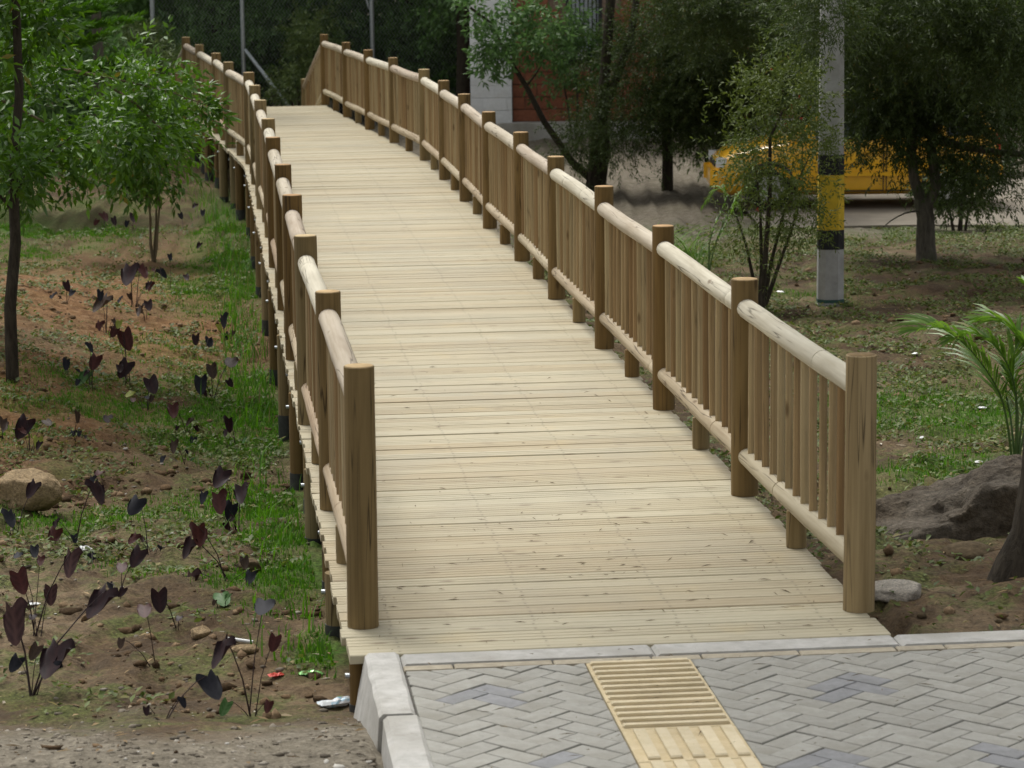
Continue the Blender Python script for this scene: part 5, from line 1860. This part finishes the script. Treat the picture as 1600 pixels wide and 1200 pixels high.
big_tree("dark_tree", "dark trunk standing against the white pier of the building", x, 48.3, .14, 5.5, [broad((x - 1.6, 50.8, 5.4), (2.4, 2.0, 1.4), 60, L=.25, W=.1), broad(ct(690, 10, 48.4), (.4, .5, .18), 8, L=.12, W=.05)], M['bark_dark'], M['leaf_deep'], 63)
x = at(150, 60, 44).x
big_tree("dark_tree", "brown trunk half hidden by the conifer sprays", x, 44.0, .10, 6, [broad((x - 1, 44, 4.6), (3.4, 3, 1.7), 90, L=.22, W=.08)], M['bark_grey'], M['leaf_deep'], 64)
x = at(640, 60, 56).x
big_tree("dark_tree", "shaded tree far behind the fence between its two right posts", x, 56.0, .12, 6, [broad((x, 56, 4.8), (3.6, 3, 1.8), 90, L=.25, W=.1), broad(ct(640, 40, 55), (1.4, 1, 1.0), 50)], M['bark_dark'], M['leaf_deep'], 65)

def bush(name, label, px, py, Y, r, n, L, W, mat, seed, group=None, per=8, up=.6, cr=.12):
    C = at(px, py, Y)
    B = Vector((C.x, Y, gz(C.x, Y)))
    limbs = [([(B.x, Y, B.z - .1), (B.x + .02, Y, (B.z + C.z) / 2), tuple(C)], .035, .012),
             ([(B.x + .05, Y, B.z - .1), (B.x + .2 * r[0], Y + .05, (B.z + C.z) / 2), (C.x + .4 * r[0], Y, C.z)], .022, .01),
             ([(B.x - .05, Y, B.z - .1), (B.x - .2 * r[0], Y + .05, (B.z + C.z) / 2), (C.x - .4 * r[0], Y, C.z)], .022, .01)]
    return make_tree(name, label, "bush", B, limbs, [dict(c=tuple(C), r=r, n=n, per=per, cr=cr, tl=.26, k=9, L=L, W=W, droop=.2, spread=.85, shell=.35, up=up)], M['bark_dark'], mat, group, seed, "foliage")
bush("feathery_bush", "pale feathery bush leaning against the fence at the end of the deck", 490, 70, 48.7, (.32, .4, .75), 46, .1, .022, M['leaf_pale'], 71, cr=.1)
bush("feathery_bush", "low pale bush beside the far right railing post", 465, 135, 48.2, (.42, .4, .3), 22, .1, .022, M['leaf_pale'], 72, cr=.1)
bush("light_green_bush", "yellow green bush behind the left end of the railing", 255, 118, 47.5, (.6, .6, .3), 40, .12, .03, M['leaf_pale'], 73)
bush("light_green_bush", "bright feathery bush behind the conifer tips", 215, 72, 48.5, (.5, .5, .3), 30, .13, .03, M['leaf_pale'], 74)
UB = "shaded bushes along the fence"
for i, (px, py, Y, r, lab) in enumerate([(300, 120, 50.6, (1.2, .6, .7), "shaded dark bush behind the left railing end"), (420, 60, 51.0, (1.0, .6, .9), "shaded dark bush right of the brace post"), (530, 60, 51.0, (.9, .6, 1.0), "shaded dark bush behind the pale feathery one"),
                                         (620, 100, 50.6, (1.0, .6, .8), "shaded dark bush right of the second fence post"), (690, 110, 49.9, (.6, .5, .8), "shaded dark bush against the white pier"), (180, 130, 50.0, (1.4, .7, .8), "shaded dark bush behind the conifer"),
                                         (60, 130, 45.0, (1.6, .8, 1.0), "shaded dark bush at the far left behind the boughs"), (-80, 120, 42.0, (1.6, .9, 1.2), "shaded dark bush beyond the left edge")]):
    bush("shaded_bush", lab, px, py, Y, r, 70, .15, .06, M['leaf_deep'], 80 + i, UB, 9, cr=.16)
# bushes and flowers near the building, seen under the dark crowns
bush("shaded_bush", "dark bush on the plinth under the barred window", 900, 95, 46.0, (.7, .5, .5), 36, .11, .045, M['leaf_deep'], 91)
bush("yellowish_bush", "yellowish bush above the car bonnet", 1120, 190, 39.5, (.8, .5, .42), 44, .09, .028, M['leaf_pale'], 92)
bush("shaded_bush", "dark bush behind the tail of the taxi", 1560, 150, 41.5, (1.2, .8, .9), 70, .11, .05, M['leaf_deep'], 93)
bush("shaded_bush", "dark bush behind the roof of the taxi", 1360, 120, 41.0, (1.6, .8, 1.0), 90, .11, .05, M['leaf_deep'], 94)
bush("shaded_bush", "low dark bush hiding the rear wheel of the taxi", 1500, 300, 33.2, (.55, .4, .22), 40, .07, .025, M['leaf_dark'], 95, cr=.07)
# a far wood closes the view between the trunks
rng = np.random.default_rng(99)
parts = []
n = 9500
xx = rng.uniform(-26, 30, n)
yy = rng.uniform(57, 66, n)
zz = -.8 + rng.uniform(0, 1, n) ** .9 * (5.5 + 2.5 * fbm(xx * .4, yy * .1, 201))
P_ = np.stack([xx, yy, zz], 1)
D_ = rows_norm(rng.normal(0, 1, (n, 3)) + np.array([0, -.6, .1]))
V, F, var = twig_leaves(P_, D_, .6, 9, .36, .17, rng, .9, .3)
tag(link("far_wood", npmesh("far_wood", V, F, M['leaf_deep'], var)), "dark shaded wood closing the view behind fence and building", "woodland", kind='stuff')
n = 7000
xx, yy, zz = rng.uniform(-34, 36, n), rng.uniform(68, 78, n), rng.uniform(-1, 9, n)
V2, F2 = leaves(np.stack([xx, yy, zz], 1), rows_norm(rng.normal(0, 1, (n, 3))), 1.1, .6, rng)
tag(link("deep_wood", npmesh("deep_wood", V2, F2, M['leaf_deep'], np.repeat(rng.uniform(0, 1, n), 2))), "depth of the dark wood far behind the fence", "woodland", kind='stuff')
n = 15000  # leaf layer out of view, added overhead to darken the wood
xx = rng.uniform(-24, 26, n)
yy = rng.uniform(50, 64, n)
zz = 4.6 + rng.uniform(0, 2.6, n)
V, F = leaves(np.stack([xx, yy, zz], 1), rows_norm(rng.normal(0, 1, (n, 3)) * np.array([1, 1, .4])), .5, .26, rng)
tag(link("wood_shade_canopy", npmesh("wood_shade_canopy", V, F, M['leaf_deep'], np.repeat(rng.uniform(0, 1, n), 2))), "unseen leafy canopy added above the fence to shade the wood", "woodland", kind='stuff')
